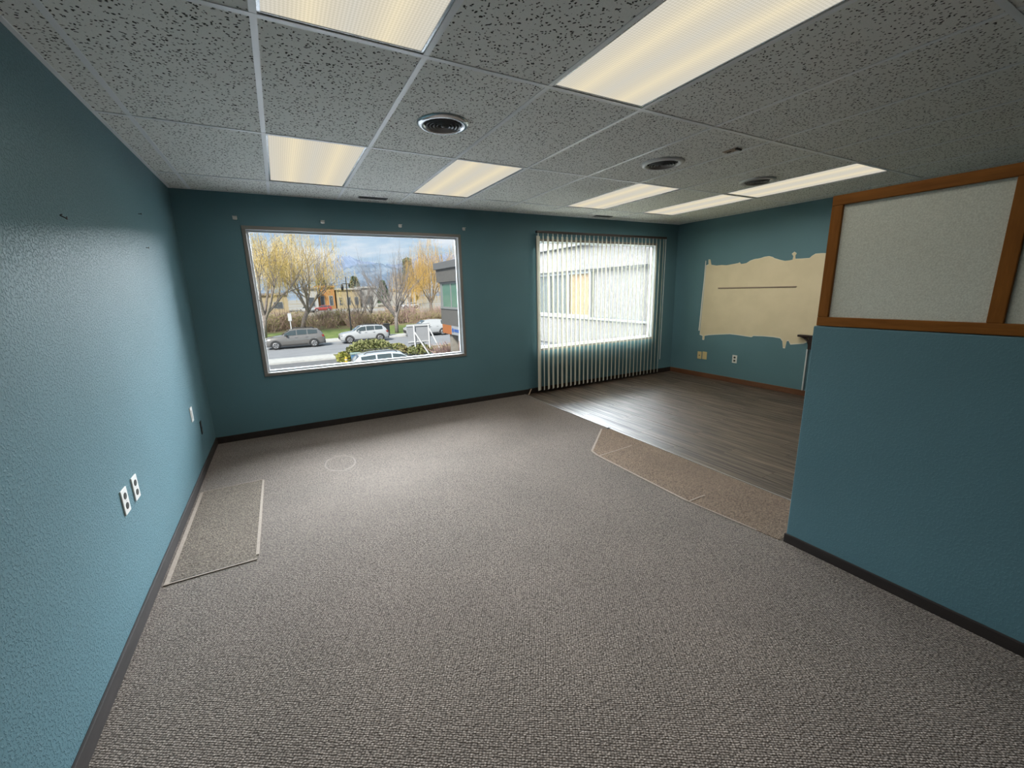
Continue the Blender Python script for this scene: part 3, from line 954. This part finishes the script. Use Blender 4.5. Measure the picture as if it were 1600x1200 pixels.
for y_ in (23.0, 15.5, 8.5):
    wbox('pillar', 'pillar', 8.62, 8.98, y_, y_ + 0.40, GZ, -0.46 if y_ < 20 else -0.98)
for y_ in (21.6, 22.4, 23.1):
    MB().tube([(0.6, y_ - 5.2, z(3.1)), (0.6, y_ - 5.2, z(3.75)), (0.75, y_ - 5.2 + 0.25, z(3.8))], 0.02, 5).build('roof_pipe', 'fascia', wing)

# -------- vehicles
def ring_at(st, s):
    for a, b in zip(st[:-1], st[1:]):
        if a[0] <= s <= b[0]:
            k = (s - a[0]) / (b[0] - a[0])
            return [a[i] + (b[i] - a[i]) * k for i in range(len(a))]
    return list(st[-1])
SUV = [  # s, z_low, z_belt, z_top, half width low, belt, top (fractions)
    (0.00, 0.26, 0.40, 0.43, 0.72, 0.72, 0.60), (0.02, 0.17, 0.50, 0.53, 0.86, 0.86, 0.72), (0.08, 0.14, 0.565, 0.60, 0.96, 0.95, 0.80),
    (0.20, 0.14, 0.61, 0.65, 1.0, 0.98, 0.82), (0.285, 0.14, 0.635, 0.68, 1.0, 0.98, 0.80), (0.35, 0.14, 0.645, 0.82, 1.0, 0.98, 0.745),
    (0.43, 0.14, 0.655, 0.955, 1.0, 0.98, 0.70), (0.55, 0.14, 0.665, 1.0, 1.0, 0.98, 0.69), (0.75, 0.14, 0.685, 0.985, 1.0, 0.98, 0.68),
    (0.89, 0.15, 0.705, 0.935, 0.99, 0.96, 0.66), (0.945, 0.17, 0.70, 0.80, 0.96, 0.93, 0.68), (0.975, 0.19, 0.64, 0.66, 0.92, 0.90, 0.72), (1.0, 0.27, 0.48, 0.50, 0.82, 0.82, 0.68)]
def vehicle(name, label, cat, loc, rz, L, W, Hh, paint, windows=((0.335, 0.525), (0.54, 0.70), (0.715, 0.875)), st=SUV, rails=True, group=None, detail=True):
    r = thing(name, label, cat, loc, rz, group)
    hw = W / 2
    X = lambda s: (s - 0.5) * L
    b = MB()
    fine_st = []
    for a, c in zip(st[:-1], st[1:]):
        for k in range(3):
            s = a[0] + (c[0] - a[0]) * k / 3
            fine_st.append(ring_at(st, s))
    fine_st.append(list(st[-1]))
    n = None
    for (s, zl, zb, zt, wl, wbt, wt) in fine_st:
        zm = zl + (zb - zl) * 0.55
        half = [(wl * 0.90, zl), (wl * 0.985, zl + (zm - zl) * 0.4), (wl * 1.0, zm), (wbt * 0.985, zb - 0.01), (wbt * 0.955, zb), (wt + (wbt * 0.95 - wt) * 0.08, zt - (zt - zb) * 0.10), (wt * 0.93, zt - 0.006), (wt * 0.45, zt + 0.012)]
        ringp = [(w_ * hw, z_ * Hh) for w_, z_ in half] + [(-w_ * hw, z_ * Hh) for w_, z_ in reversed(half)]
        n = len(ringp)
        b.v += [(X(s), y_, z_) for y_, z_ in ringp]
    for i in range(len(fine_st) - 1):
        for k in range(n):
            k2 = (k + 1) % n
            b.f.append((i * n + k, i * n + k2, (i + 1) * n + k2, (i + 1) * n + k))
    b.f.append(tuple(range(n - 1, -1, -1)))
    e = (len(fine_st) - 1) * n
    b.f.append(tuple(e + k for k in range(n)))
    b.build('body', paint, r, smooth=True)
    def side(s, t, sg):
        q = ring_at(st, s)
        zb, zt, wbt, wt = q[2], q[3], q[5], q[6]
        tt = 0.9 * t
        y = (wbt * 0.955 + ((wt + (wbt * 0.95 - wt) * 0.08) - wbt * 0.955) * t) * hw + 0.012
        return Vector((X(s), sg * y, (zb + (zt - (zt - zb) * 0.10 - zb) * t) * Hh))
    for sg in (-1, 1):
        for (s0, s1) in windows:
            pts = []
            m_ = 6
            for k in range(m_ + 1):
                pts.append(side(s0 + (s1 - s0) * k / m_, 0.10, sg))
            for k in range(m_, -1, -1):
                pts.append(side(s0 + (s1 - s0) * k / m_, 0.93, sg))
            MB().slab(pts if sg < 0 else pts[::-1], (0, sg * 0.006, 0)).build('side_window', 'car_glass', r)
    def topq(s0, s1, nm, f=0.80):
        pts = []
        for s, sgs in ((s0, (-1, 1)), (s1, (1, -1))):
            q = ring_at(st, s)
            for sg in sgs:
                pts.append((X(s), sg * q[6] * f * hw, (q[3] + 0.012) * Hh + 0.012))
        MB().slab(pts, (0, 0, 0.008)).build(nm, 'car_glass', r)
    topq(0.295, 0.420, 'windshield', 0.92)
    topq(0.90, 0.965, 'rear_window', 0.90)
    wr = 0.37 if L > 4 else 0.32
    for s in (0.185, 0.805):
        for sg in (-1, 1):
            wh = MB().lathe([(wr * 0.62, -0.105), (wr * 0.93, -0.11), (wr, -0.08), (wr, 0.08), (wr * 0.93, 0.11), (wr * 0.62, 0.105)], 24, axis='y').build('wheel', 'tyre', r, smooth=True)
            wh.location = (X(s), sg * (hw - 0.09), wr)
            rim_ = MB().lathe([(0.001, 0.0), (wr * 0.15, 0.012), (wr * 0.5, 0.004), (wr * 0.66, 0.03), (wr * 0.70, -0.02)], 20, axis='y')
            ro = rim_.build('rim', 'rim', wh, smooth=True)
            ro.location = (0, sg * 0.095, 0)
            ro.scale = (1, sg, 1)
            if detail:
                for k in range(5):
                    a = 2 * math.pi * k / 5 + 0.3
                    sp_ = MB().box(wr * 0.16, wr * 0.60, -0.004, 0.004, -0.028, 0.028).build('spoke_gap', 'car_trim', wh)
                    sp_.location = (0, sg * 0.112, 0)
                    sp_.rotation_euler = (0, a, 0)
            arch = MB()
            na = 18
            for k in range(na + 1):
                a = math.pi * (-0.05 + 1.10 * k / na)
                for q_ in (wr * 1.02, wr * 1.20):
                    arch.v.append((X(s) + q_ * math.cos(a), sg * (hw * 1.0 + 0.004), wr + q_ * math.sin(a)))
            for k in range(na):
                arch.f.append((2 * k, 2 * k + 1, 2 * k + 3, 2 * k + 2))
            av = list(arch.v)
            nv = len(av)
            arch.v += [(x_, y_ - sg * 0.05, z_) for x_, y_, z_ in av]
            for k in range(na):
                arch.f.append((nv + 2 * k, nv + 2 * k + 2, nv + 2 * k + 3, nv + 2 * k + 1))
                arch.f.append((2 * k + 1, nv + 2 * k + 1, nv + 2 * k + 3, 2 * k + 3))
            arch.build('wheel_arch', 'car_trim', r)
    for sg in (-1, 1):
        MB().box(X(0.29), X(0.70), sg * (hw + 0.001) - 0.02, sg * (hw + 0.001) + 0.02, 0.15 * Hh, 0.22 * Hh).build('sill_trim', 'car_trim', r, bevel=0.01)
        if not detail:
            continue
        MB().box(X(0.012), X(0.085), sg * hw * 0.86 - 0.05, sg * hw * 0.86 + 0.05, 0.455 * Hh, 0.525 * Hh).build('headlight', 'headlight', r, bevel=0.02)
        MB().box(X(0.925), X(0.985), sg * hw * 0.86 - 0.07, sg * hw * 0.86 + 0.07, 0.52 * Hh, 0.64 * Hh).build('taillight', 'taillight', r, bevel=0.02)
        MB().box(X(0.355), X(0.385), sg * (hw + 0.07) - 0.09, sg * (hw + 0.07) + 0.09, 0.66 * Hh, 0.735 * Hh).build('mirror', 'car_trim' if paint == 'car_grey' else paint, r, bevel=0.02)
        for s in (0.50, 0.665):
            MB().box(X(s), X(s) + 0.19, sg * (hw + 0.002) - 0.015, sg * (hw + 0.002) + 0.015, 0.575 * Hh, 0.595 * Hh).build('door_handle', 'rim', r)
        if rails:
            yv = sg * ring_at(st, 0.65)[6] * hw * 0.88
            MB().tube([(X(0.47), yv, 0.985 * Hh), (X(0.50), yv, 1.03 * Hh), (X(0.80), yv, 1.015 * Hh), (X(0.84), yv, 0.97 * Hh)], 0.022, 6).build('roof_rail', 'car_trim', r, smooth=True)
    MB().box(X(0.0) - 0.01, X(0.04), -hw * 0.62, hw * 0.62, 0.24 * Hh, 0.42 * Hh).build('grille', 'car_trim', r, bevel=0.03)
    MB().box(X(0.975), X(1.0) + 0.015, -hw * 0.78, hw * 0.78, 0.17 * Hh, 0.32 * Hh).build('rear_bumper', 'car_trim', r, bevel=0.03)
    return r
vehicle('suv', 'dark grey suv parked on the street', 'car', (0.90, 43.2, GZ), R(-1), 5.0, 1.95, 1.73, 'car_grey')
vehicle('suv', 'white crossover parked behind the grey suv', 'car', (7.02, 43.6, GZ), 0, 4.6, 1.86, 1.66, 'car_white')
vehicle('suv', 'pale suv in the parking lot, only its roof above the sill', 'car', (5.05, 22.7, GZ), R(176), 4.5, 1.85, 1.66, 'car_silver')
vehicle('van', 'white van parked behind the white sign board', 'car', (13.95, 45.0, GZ), 0, 4.9, 2.0, 1.75, 'car_white', windows=((0.78, 0.90),), rails=False)
vehicle('car', 'red car parked far off by the orange building', 'car', (9.2, 112.0, GZ + 0.8), R(-4), 4.2, 1.8, 1.5, 'car_red', detail=False)
vehicle('car', 'white car parked far off beside the red car', 'car', (5.6, 108.0, GZ + 0.8), R(-70), 4.2, 1.8, 1.5, 'car_white', detail=False)
vehicle('car', 'white car far off behind the bare tree', 'car', (29.5, 108.0, GZ + 0.8), 0, 4.4, 1.8, 1.5, 'car_white', detail=False)

# -------- trees
def rnd_dir(rg_, d, ang):
    d = Vector(d).normalized()
    o = d.orthogonal().normalized()
    o.rotate(Matrix.Rotation(rg_.uniform(0, 2 * math.pi), 3, d))
    return (d * math.cos(ang) + o * math.sin(ang)).normalized()
def grow(rg_, mb, start, d, length, rad, level, maxl, tips, up=0.12, spread=0.6, kids=3, wob=0.16, n=None):
    segs = 4 if level < 2 else 3
    p = Vector(start)
    path, rads = [p.copy()], [rad]
    d = Vector(d)
    for i in range(segs):
        d = (d + Vector((rg_.uniform(-wob, wob), rg_.uniform(-wob, wob), rg_.uniform(-wob, wob) + up))).normalized()
        p = p + d * length / segs
        path.append(p.copy())
        rads.append(rad * (1 - 0.62 * (i + 1) / segs))
    mb.tube(path, rads, n or (7 if level == 0 else 5 if level < 3 else 3), cap=False)
    if level >= maxl:
        tips.append((path, d))
        return
    for k in range(kids + (1 if level == 0 else 0)):
        f = 0.35 + 0.65 * (k + rg_.random()) / (kids + 1)
        i = min(int(f * segs), segs - 1)
        q = path[i].lerp(path[i + 1], f * segs - i)
        grow(rg_, mb, q, rnd_dir(rg_, d, spread * rg_.uniform(0.6, 1.25)), length * rg_.uniform(0.55, 0.78), rads[i] * 0.62, level + 1, maxl, tips, up, spread, kids, wob)
    grow(rg_, mb, path[-1], rnd_dir(rg_, d, 0.25), length * 0.68, rads[-1] * 0.95, level + 1, maxl, tips, up, spread, kids, wob)

def leaf(mb, rg_, p, w, l, d):
    d = Vector(d).normalized()
    o = rnd_dir(rg_, d, math.pi / 2) * w / 2
    mb.face([p - o, p + o, p + o + d * l, p - o + d * l])

def willow(label, loc, height, wide, seed, leafm, limbs, nstr, group='yellow spring willows', lean=0.0, maxl=3, sl=(0.8, 3.2), bark='bark'):
    rg_ = random.Random(seed)
    r = thing('willow_tree', label, 'tree', loc, 0, group)
    tr, tips = MB(), []
    th = height * 0.20
    tr.tube([(0, 0, -0.2), (lean * 0.2, 0, th * 0.5), (lean * 0.5, 0, th)], [height * 0.026, height * 0.022, height * 0.020], 9)
    for k in range(limbs):
        a = 2 * math.pi * (k + rg_.uniform(-0.25, 0.25)) / limbs
        sp_ = rg_.uniform(0.45, 1.25) * wide / height
        d = Vector((math.cos(a) * sp_ + lean * 0.06, math.sin(a) * sp_, 1.0))
        grow(rg_, tr, (lean * 0.5, 0, th * rg_.uniform(0.8, 1.0)), d, height * rg_.uniform(0.34, 0.46), height * 0.0125, 0, maxl, tips, 0.05, 0.62, 3, 0.22)
    tr.build('trunk', bark, r, smooth=True)
    fo = MB()
    for i in range(nstr):
        path, d = tips[rg_.randrange(len(tips))]
        p = path[rg_.randrange(1, len(path))].copy()
        p += Vector((rg_.gauss(0, 0.25), rg_.gauss(0, 0.25), rg_.gauss(0, 0.2)))
        ln = rg_.uniform(*sl)
        sway = Vector((rg_.uniform(-0.10, 0.10), rg_.uniform(-0.10, 0.10), 0))
        steps = int(ln / 0.13)
        for s in range(steps):
            q = p + sway * s * 0.12 + Vector((0, 0, -0.13 * s))
            if q.z < 0.8:
                break
            leaf(fo, rg_, q, 0.026, 0.13, (rg_.uniform(-0.5, 0.5), rg_.uniform(-0.5, 0.5), -1))
    tag(fo.build('hanging_foliage', leafm, r), kind='stuff')
    return r
willow('yellow willow cut by the left edge of the window', (-1.9, 53.0, GZ + 0.2), 12.5, 8.5, 5, 'willow', 6, 1900, lean=0.8)
willow('willow with forked grey trunk beside the lamp post', (2.2, 59.5, GZ + 0.5), 11.5, 9.5, 21, 'willow', 7, 1500, lean=1.8, sl=(0.4, 2.4))
willow('golden weeping willow behind the building wing', (24.3, 75.0, GZ + 0.6), 12.2, 6.0, 8, 'willow_gold', 6, 1700, sl=(1.5, 5.0))
willow('small golden willow behind the white van', (23.4, 86.0, GZ + 0.8), 10.0, 5.0, 14, 'willow_gold', 5, 420, sl=(1.0, 3.5))

def bare_tree(label, loc, height, seed, limbs, spread, bark='bark_pale', group='bare spring trees', maxl=4, th=0.26, r0=0.026):
    rg_ = random.Random(seed)
    r = thing('bare_tree', label, 'tree', loc, 0, group)
    t1 = MB()
    t1.tube([(0, 0, -0.15), (0.02, 0, height * th * 0.6), (0.05, 0, height * th)], [height * r0, height * r0 * 0.85, height * r0 * 0.8], 9)
    t1.build('trunk', bark, r, smooth=True)
    t2, tips = MB(), []
    for k in range(limbs):
        a = 2 * math.pi * (k + rg_.uniform(-0.3, 0.3)) / limbs
        q = rg_.uniform(0.25, 1.0) * spread
        grow(rg_, t2, (0.05, 0, height * th * rg_.uniform(0.72, 1.0)), (math.cos(a) * q, math.sin(a) * q, 1), height * rg_.uniform(0.33, 0.40), height * r0 * 0.50, 0, maxl, tips, 0.07, 0.45, 2, 0.12)
    tag(t2.build('branches', bark, r, smooth=True), kind='stuff')
    return r
bare_tree('leafless grey street tree with fanned branches', (11.6, 49.0, GZ + 0.15), 9.0, 4, 10, 1.25)
bare_tree('small leafless tree behind the lamp post', (11.2, 62.0, GZ + 0.4), 6.0, 9, 6, 0.9, maxl=3)
bare_tree('thin leafless tree above the white crossover', (9.3, 60.0, GZ + 0.4), 5.2, 19, 7, 1.1, maxl=3)
bare_tree('leafless tree in front of the far buildings', (15.3, 90.0, GZ + 0.8), 8.0, 29, 7, 0.9, maxl=3)
bare_tree('leafless tree between the far buildings and conifer', (22.5, 100.0, GZ + 0.8), 9.0, 39, 7, 0.9, maxl=3)

# -------- brush on the bank
def brush_meshes(tw, lf, n, seed, nl, hgt=2.0, wid=1.3, lw=0.07):
    rg_ = random.Random(seed)
    a = MB()
    for k in range(n):
        x, y = rg_.gauss(0, wid * 0.28), rg_.gauss(0, wid * 0.28)
        d = Vector((rg_.uniform(-0.7, 0.7), rg_.uniform(-0.7, 0.7), 1)).normalized()
        p0 = Vector((x, y, -0.1))
        ln = hgt * rg_.uniform(0.55, 1.05)
        p1_ = p0 + d * ln * 0.5 + Vector((rg_.uniform(-.1, .1), rg_.uniform(-.1, .1), 0))
        p2_ = p1_ + (d + Vector((rg_.uniform(-.4, .4), rg_.uniform(-.4, .4), 0))).normalized() * ln * 0.5
        a.tube([p0, p1_, p2_], [0.024, 0.017, 0.008], 3, cap=False)
    me1 = a.data('twigs'); me1.materials.append(M[tw])
    b = MB()
    for k in range(nl):
        a_ = rg_.uniform(0, 2 * math.pi); rr_ = wid * 0.75 * math.sqrt(rg_.random())
        zz = hgt * (0.08 + 0.75 * rg_.random() * (1 - 0.4 * rr_ / wid))
        leaf(b, rg_, Vector((rr_ * math.cos(a_), rr_ * math.sin(a_), zz)), lw, lw * 1.8, (rg_.uniform(-1, 1), rg_.uniform(-1, 1), rg_.uniform(-.3, 1)))
    me2 = b.data('leaves'); me2.materials.append(M[lf])
    return me1, me2
BR = [brush_meshes('twig', 'brush_leaf', 120, 31, 170), brush_meshes('twig', 'brush_leaf', 150, 32, 60), brush_meshes('twig_red', 'brush_leaf', 150, 33, 90), brush_meshes('twig', 'brush_leaf', 90, 34, 420)]
rg_ = random.Random(77)
for k in range(44):
    x = -5 + 32 * (k + rg_.random()) / 44
    y = 58.5 + rg_.uniform(0, 9)
    kind = rg_.randrange(4)
    s = rg_.uniform(0.75, 1.25)
    o = thing('brush', 'tangled brown and olive brush on the bank behind the lawn', 'shrub', (x, y, GZ + 0.35 + (y - 57.5) * 0.016), rg_.uniform(0, 6.28), group='brush on the bank behind the lawn')
    o.scale = (s * 1.2, s * 1.2, s * 1.25)
    for nm, me in zip(('twigs', 'leaves'), BR[kind]):
        c = inst(me, nm, o)
        c['kind'] = 'stuff'

# -------- hedges by the parking lot
def blob_hedge(name, label, loc, sx, sy, sz, seed, leafm, nl, lw, group=None):
    rg_ = random.Random(seed)
    r = thing(name, label, 'shrub', loc, 0, group)
    tw = MB()
    for k in range(40):
        d = Vector((rg_.uniform(-1, 1) * sx, rg_.uniform(-1, 1) * sy, sz * rg_.uniform(1.1, 1.7)))
        tw.tube([(0.3 * d.x, 0.3 * d.y, -0.05), d * 0.8], [0.02, 0.008], 3, cap=False)
    tag(tw.build('twigs', 'twig', r), kind='stuff')
    fo = MB()
    for k in range(nl):
        a, u = rg_.uniform(0, 2 * math.pi), rg_.uniform(-0.25, 1)
        q = math.sqrt(max(0.0, 1 - u * u)) if u > 0 else 1 - 0.15 * abs(u)
        f = rg_.uniform(0.78, 1.02)
        p = Vector((sx * q * f * math.cos(a), sy * q * f * math.sin(a), sz * (0.45 + u * 1.0 * f)))
        if p.z < 0.03: p.z = 0.03
        leaf(fo, rg_, p, lw, lw * 1.5, (rg_.uniform(-1, 1), rg_.uniform(-1, 1), rg_.uniform(-0.2, 1)))
    tag(fo.build('leaves', leafm, r), kind='stuff')
    return r
blob_hedge('hedge', 'long rounded green hedge between parked pale suv and street', (5.45, 31.6, GZ), 1.75, 0.8, 0.92, 51, 'hedge', 2600, 0.11)
blob_hedge('shrub', 'small yellow green shrub beside the yellow bollard', (3.45, 30.9, GZ), 0.42, 0.42, 0.50, 52, 'hedge_yellow', 700, 0.08)
blob_hedge('shrub', 'green shrub under the white sign board', (9.0, 31.2, GZ), 0.95, 0.6, 0.55, 53, 'hedge', 1000, 0.09)
blob_hedge('shrub', 'dry tan shrub left of the white sign board', (7.5, 32.0, GZ), 0.8, 0.6, 0.62, 54, 'brush_leaf', 800, 0.08)
for k, (x, y, s) in enumerate(((10.3, 29.2, 0.95), (11.3, 29.8, 1.0), (12.6, 29.4, 0.95), (13.4, 30.4, 1.0))):
    o = thing('twiggy_shrub', ('reddish twiggy shrub left of the wing pillar', 'reddish twiggy shrub behind the wing pillar', 'twiggy shrub right of the wing pillar', 'twiggy shrub farthest right past the wing pillar')[k], 'shrub', (x, y, GZ), k * 1.3, group='twiggy shrubs by the wing pillar')
    o.scale = (s, s, s * 0.62)
    for nm, me in zip(('twigs', 'leaves'), BR[2 if k < 2 else 0]):
        inst(me, nm, o)['kind'] = 'stuff'

# -------- street furniture
lp = thing('lamp_post', 'tall black lamp post on the lawn', 'lamp post', (7.45, 55.0, GZ + 0.29))
MB().lathe([(0.13, 0.0), (0.13, 0.25), (0.085, 0.45), (0.075, 3.0), (0.055, 6.35), (0.02, 6.45)], 12).build('pole', 'pole_black', lp, smooth=True)
MB().tube([(-0.5, 0, 5.62), (0.32, 0, 5.62)], 0.035, 6).build('arm', 'pole_black', lp)
MB().lathe([(0.001, 0.35), (0.10, 0.33), (0.16, 0.05), (0.13, -0.30), (0.05, -0.36), (0.001, -0.36)], 12).build('lantern', 'pole_black', lp, smooth=True, loc=(-0.5, 0, 5.2))
MB().lathe([(0.001, 0.2), (0.09, 0.19), (0.12, 0.0), (0.08, -0.2), (0.001, -0.22)], 12).build('signal_box', 'pole_black', lp, smooth=True, loc=(0.32, 0, 5.45))
sgp = thing('sign_post', 'thin white street sign post behind the grey suv', 'sign', (0.78, 47.2, GZ + 0.12))
MB().tube([(0, 0, 0), (0, 0, 2.6)], 0.05, 8).build('post', 'post_white', sgp)
MB().box(-0.16, 0.16, -0.08, -0.05, 2.1, 2.85).build('sign_plate', 'post_white', sgp, bevel=0.01)
bd = thing('sign_board', 'white sign board seen from behind with slanted props', 'sign', (9.0, 31.0, GZ))
def bar(nm, a, b, w=0.06):
    MB().tube([a, b], w, 4).build(nm, 'post_white', bd)
MB().slab([(-0.93, 0.0, 2.32), (0.86, 0.02, 2.36), (0.84, 0.02, 0.98), (-0.86, 0.0, 0.76)], (0, 0.06, 0)).build('board', 'sign_white', bd)
MB().box(-0.95, 0.90, -0.05, 0.0, 2.18, 2.30).build('cross_rail', 'post_white', bd)
MB().box(-0.90, 0.86, -0.05, 0.0, 0.98, 1.07).build('cross_rail', 'post_white', bd)
bar('post', (-0.38, -0.06, 0), (-0.38, -0.06, 2.25), 0.075)
bar('post', (0.74, -0.06, 0), (0.74, -0.06, 2.25), 0.075)
bar('prop', (-0.36, -0.08, 1.75), (0.42, -1.0, 0.0))
bar('prop', (0.78, -0.08, 1.95), (1.40, -1.0, 0.0))
bn = thing('recycling_bin', 'blue bin with pale lid beside the yellow shrub', 'bin', (4.08, 29.4, GZ))
s = MB()
s.v = [(-.24, -.24, 0), (.24, -.24, 0), (.24, .24, 0), (-.24, .24, 0), (-.30, -.30, .72), (.30, -.30, .72), (.30, .30, .72), (-.30, .30, .72)]
s.f = [(3, 2, 1, 0), (4, 5, 6, 7), (0, 1, 5, 4), (1, 2, 6, 5), (2, 3, 7, 6), (3, 0, 4, 7)]
s.build('tub', 'bin_blue', bn, bevel=0.02)
MB().box(-.33, .33, -.33, .33, .72, .80).build('lid', 'bin_green', bn, bevel=0.02)
bo = thing('bollard', 'short yellow bollard in front of the yellow shrub', 'bollard', (3.52, 29.9, GZ))
MB().lathe([(0.10, 0.0), (0.10, 0.42), (0.07, 0.49), (0.001, 0.51)], 14).build('post', 'bollard', bo, smooth=True)
MB().lathe([(0.104, 0.30), (0.104, 0.36)], 14).build('band', 'post_white', bo)
tb = thing('trash_bin', 'black trash bin on the far sidewalk beside the crossover', 'bin', (9.95, 46.6, GZ + 0.12))
MB().box(-0.28, 0.28, -0.28, 0.28, 0.08, 1.22).build('bin_body', 'bin_black', tb, bevel=0.03)
MB().box(-0.31, 0.31, -0.31, 0.31, 1.22, 1.34).build('lid', 'bin_black', tb, bevel=0.02)

# -------- far buildings
def far_building(label, loc, w, d, h, wallm, roofm, nwin):
    r = thing('far_building', label, 'building', loc)
    MB().box(0, w, 0, d, 0, h).build('wall', wallm, r)
    MB().box(-0.3, w + 0.3, -0.5, d + 0.3, h, h + 0.45).build('roof', roofm, r)
    for k in range(nwin):
        x0 = w * (k + 0.25) / nwin
        f = MB().box(x0, x0 + w * 0.5 / nwin, -0.10, 0.0, 0.9, 0.9 + (h - 1.4) * 0.6).build('window', 'bld_white', r)
        MB().box(x0 + 0.12, x0 + w * 0.5 / nwin - 0.12, -0.14, -0.10, 1.0, 0.8 + (h - 1.4) * 0.6).build('pane', 'bld_dark', f)
    return r
far_building('low white building far behind the forked willow', (6.3, 128, GZ + 0.8), 3.3, 8, 5.6, 'bld_white', 'bld_roof', 1)
far_building('orange building far behind the red car', (9.8, 130, GZ + 0.8), 4.4, 8, 6.0, 'bld_orange', 'bld_orange', 2)
far_building('long tan building with white front far behind the lamp post', (14.6, 130, GZ + 0.8), 6.4, 10, 5.2, 'bld_tan', 'bld_white', 3)
far_building('plain white building far left of the bare street tree', (21.4, 131, GZ + 0.8), 4.6, 8, 5.6, 'bld_white', 'bld_white', 1)
far_building('white house far behind the bare street tree', (30.5, 125, GZ + 0.8), 5.5, 8, 4.6, 'bld_white', 'bld_roof', 2)
far_building('tan house far behind the left willow', (-6.5, 118, GZ + 0.8), 8.5, 8, 4.2, 'bld_tan', 'bld_roof', 2)

# -------- conifers
def conifer(label, loc, h, r0, seed):
    rg_ = random.Random(seed)
    o = thing('conifer', label, 'tree', loc, 0, 'far conifers')
    MB().tube([(0, 0, -0.2), (0, 0, h * 0.95)], [h * 0.02, 0.02], 6).build('trunk', 'bark', o)
    f = MB()
    for k in range(420):
        t_ = rg_.random() ** 0.8
        zz = h * (0.10 + 0.88 * t_)
        rr_ = r0 * (1 - t_) ** 0.9 * rg_.uniform(0.5, 1.0)
        a = rg_.uniform(0, 2 * math.pi)
        p = Vector((rr_ * math.cos(a), rr_ * math.sin(a), zz))
        leaf(f, rg_, p, h * 0.06, h * 0.10, (math.cos(a), math.sin(a), -0.5))
    tag(f.build('needles', 'conifer', o), kind='stuff')
conifer('tall dark conifer far beyond the bare street tree', (38.4, 140, GZ + 0.8), 15.2, 1.7, 61)
conifer('round dark evergreen above the long tan building', (21.7, 142, GZ + 0.8), 9.6, 2.8, 62)
conifer('dark evergreen far behind the orange building', (12.2, 145, GZ + 0.8), 10.5, 2.6, 63)
conifer('dark evergreen left of the tall conifer', (32.0, 150, GZ + 0.8), 8.5, 2.4, 64)

# -------- hills
def hill(name, label, prof, ydepth, m, seed, foot):
    rg_ = random.Random(seed)
    pts = []
    for (xa, ha), (xb, hb) in zip(prof[:-1], prof[1:]):
        for k in range(10):
            t_ = k / 10
            pts.append((xa + (xb - xa) * t_, ha + (hb - ha) * t_))
    pts.append(prof[-1])
    s = MB()
    rows = 9
    for j in range(rows):
        f = j / (rows - 1)
        for x, h_ in pts:
            hh = h_ * (f ** 0.85) if j < rows - 1 else h_
            jit = rg_.gauss(0, 1) * h_ * 0.022 * (1 if 0 < j else 0)
            s.v.append((x, foot + (ydepth - foot) * f, GZ + (hh + jit)))
    for x, h_ in pts:
        s.v.append((x, ydepth + 300, GZ))
    n = len(pts)
    for j in range(rows):
        for i in range(n - 1):
            s.f.append((j * n + i, j * n + i + 1, (j + 1) * n + i + 1, (j + 1) * n + i))
    o = s.build(name, m)
    return struct(o, label, 'hill')
hill('hill_far', 'hazy blue forested mountain on the horizon', [(-700, 60), (-300, 120), (-100, 95), (60, 90), (170, 112), (191, 128), (220, 125), (249, 114), (289, 107), (331, 100), (375, 103), (420, 117), (467, 131), (560, 140), (700, 110), (1000, 80), (1400, 60)], 1500, 'hill_far', 71, 950)
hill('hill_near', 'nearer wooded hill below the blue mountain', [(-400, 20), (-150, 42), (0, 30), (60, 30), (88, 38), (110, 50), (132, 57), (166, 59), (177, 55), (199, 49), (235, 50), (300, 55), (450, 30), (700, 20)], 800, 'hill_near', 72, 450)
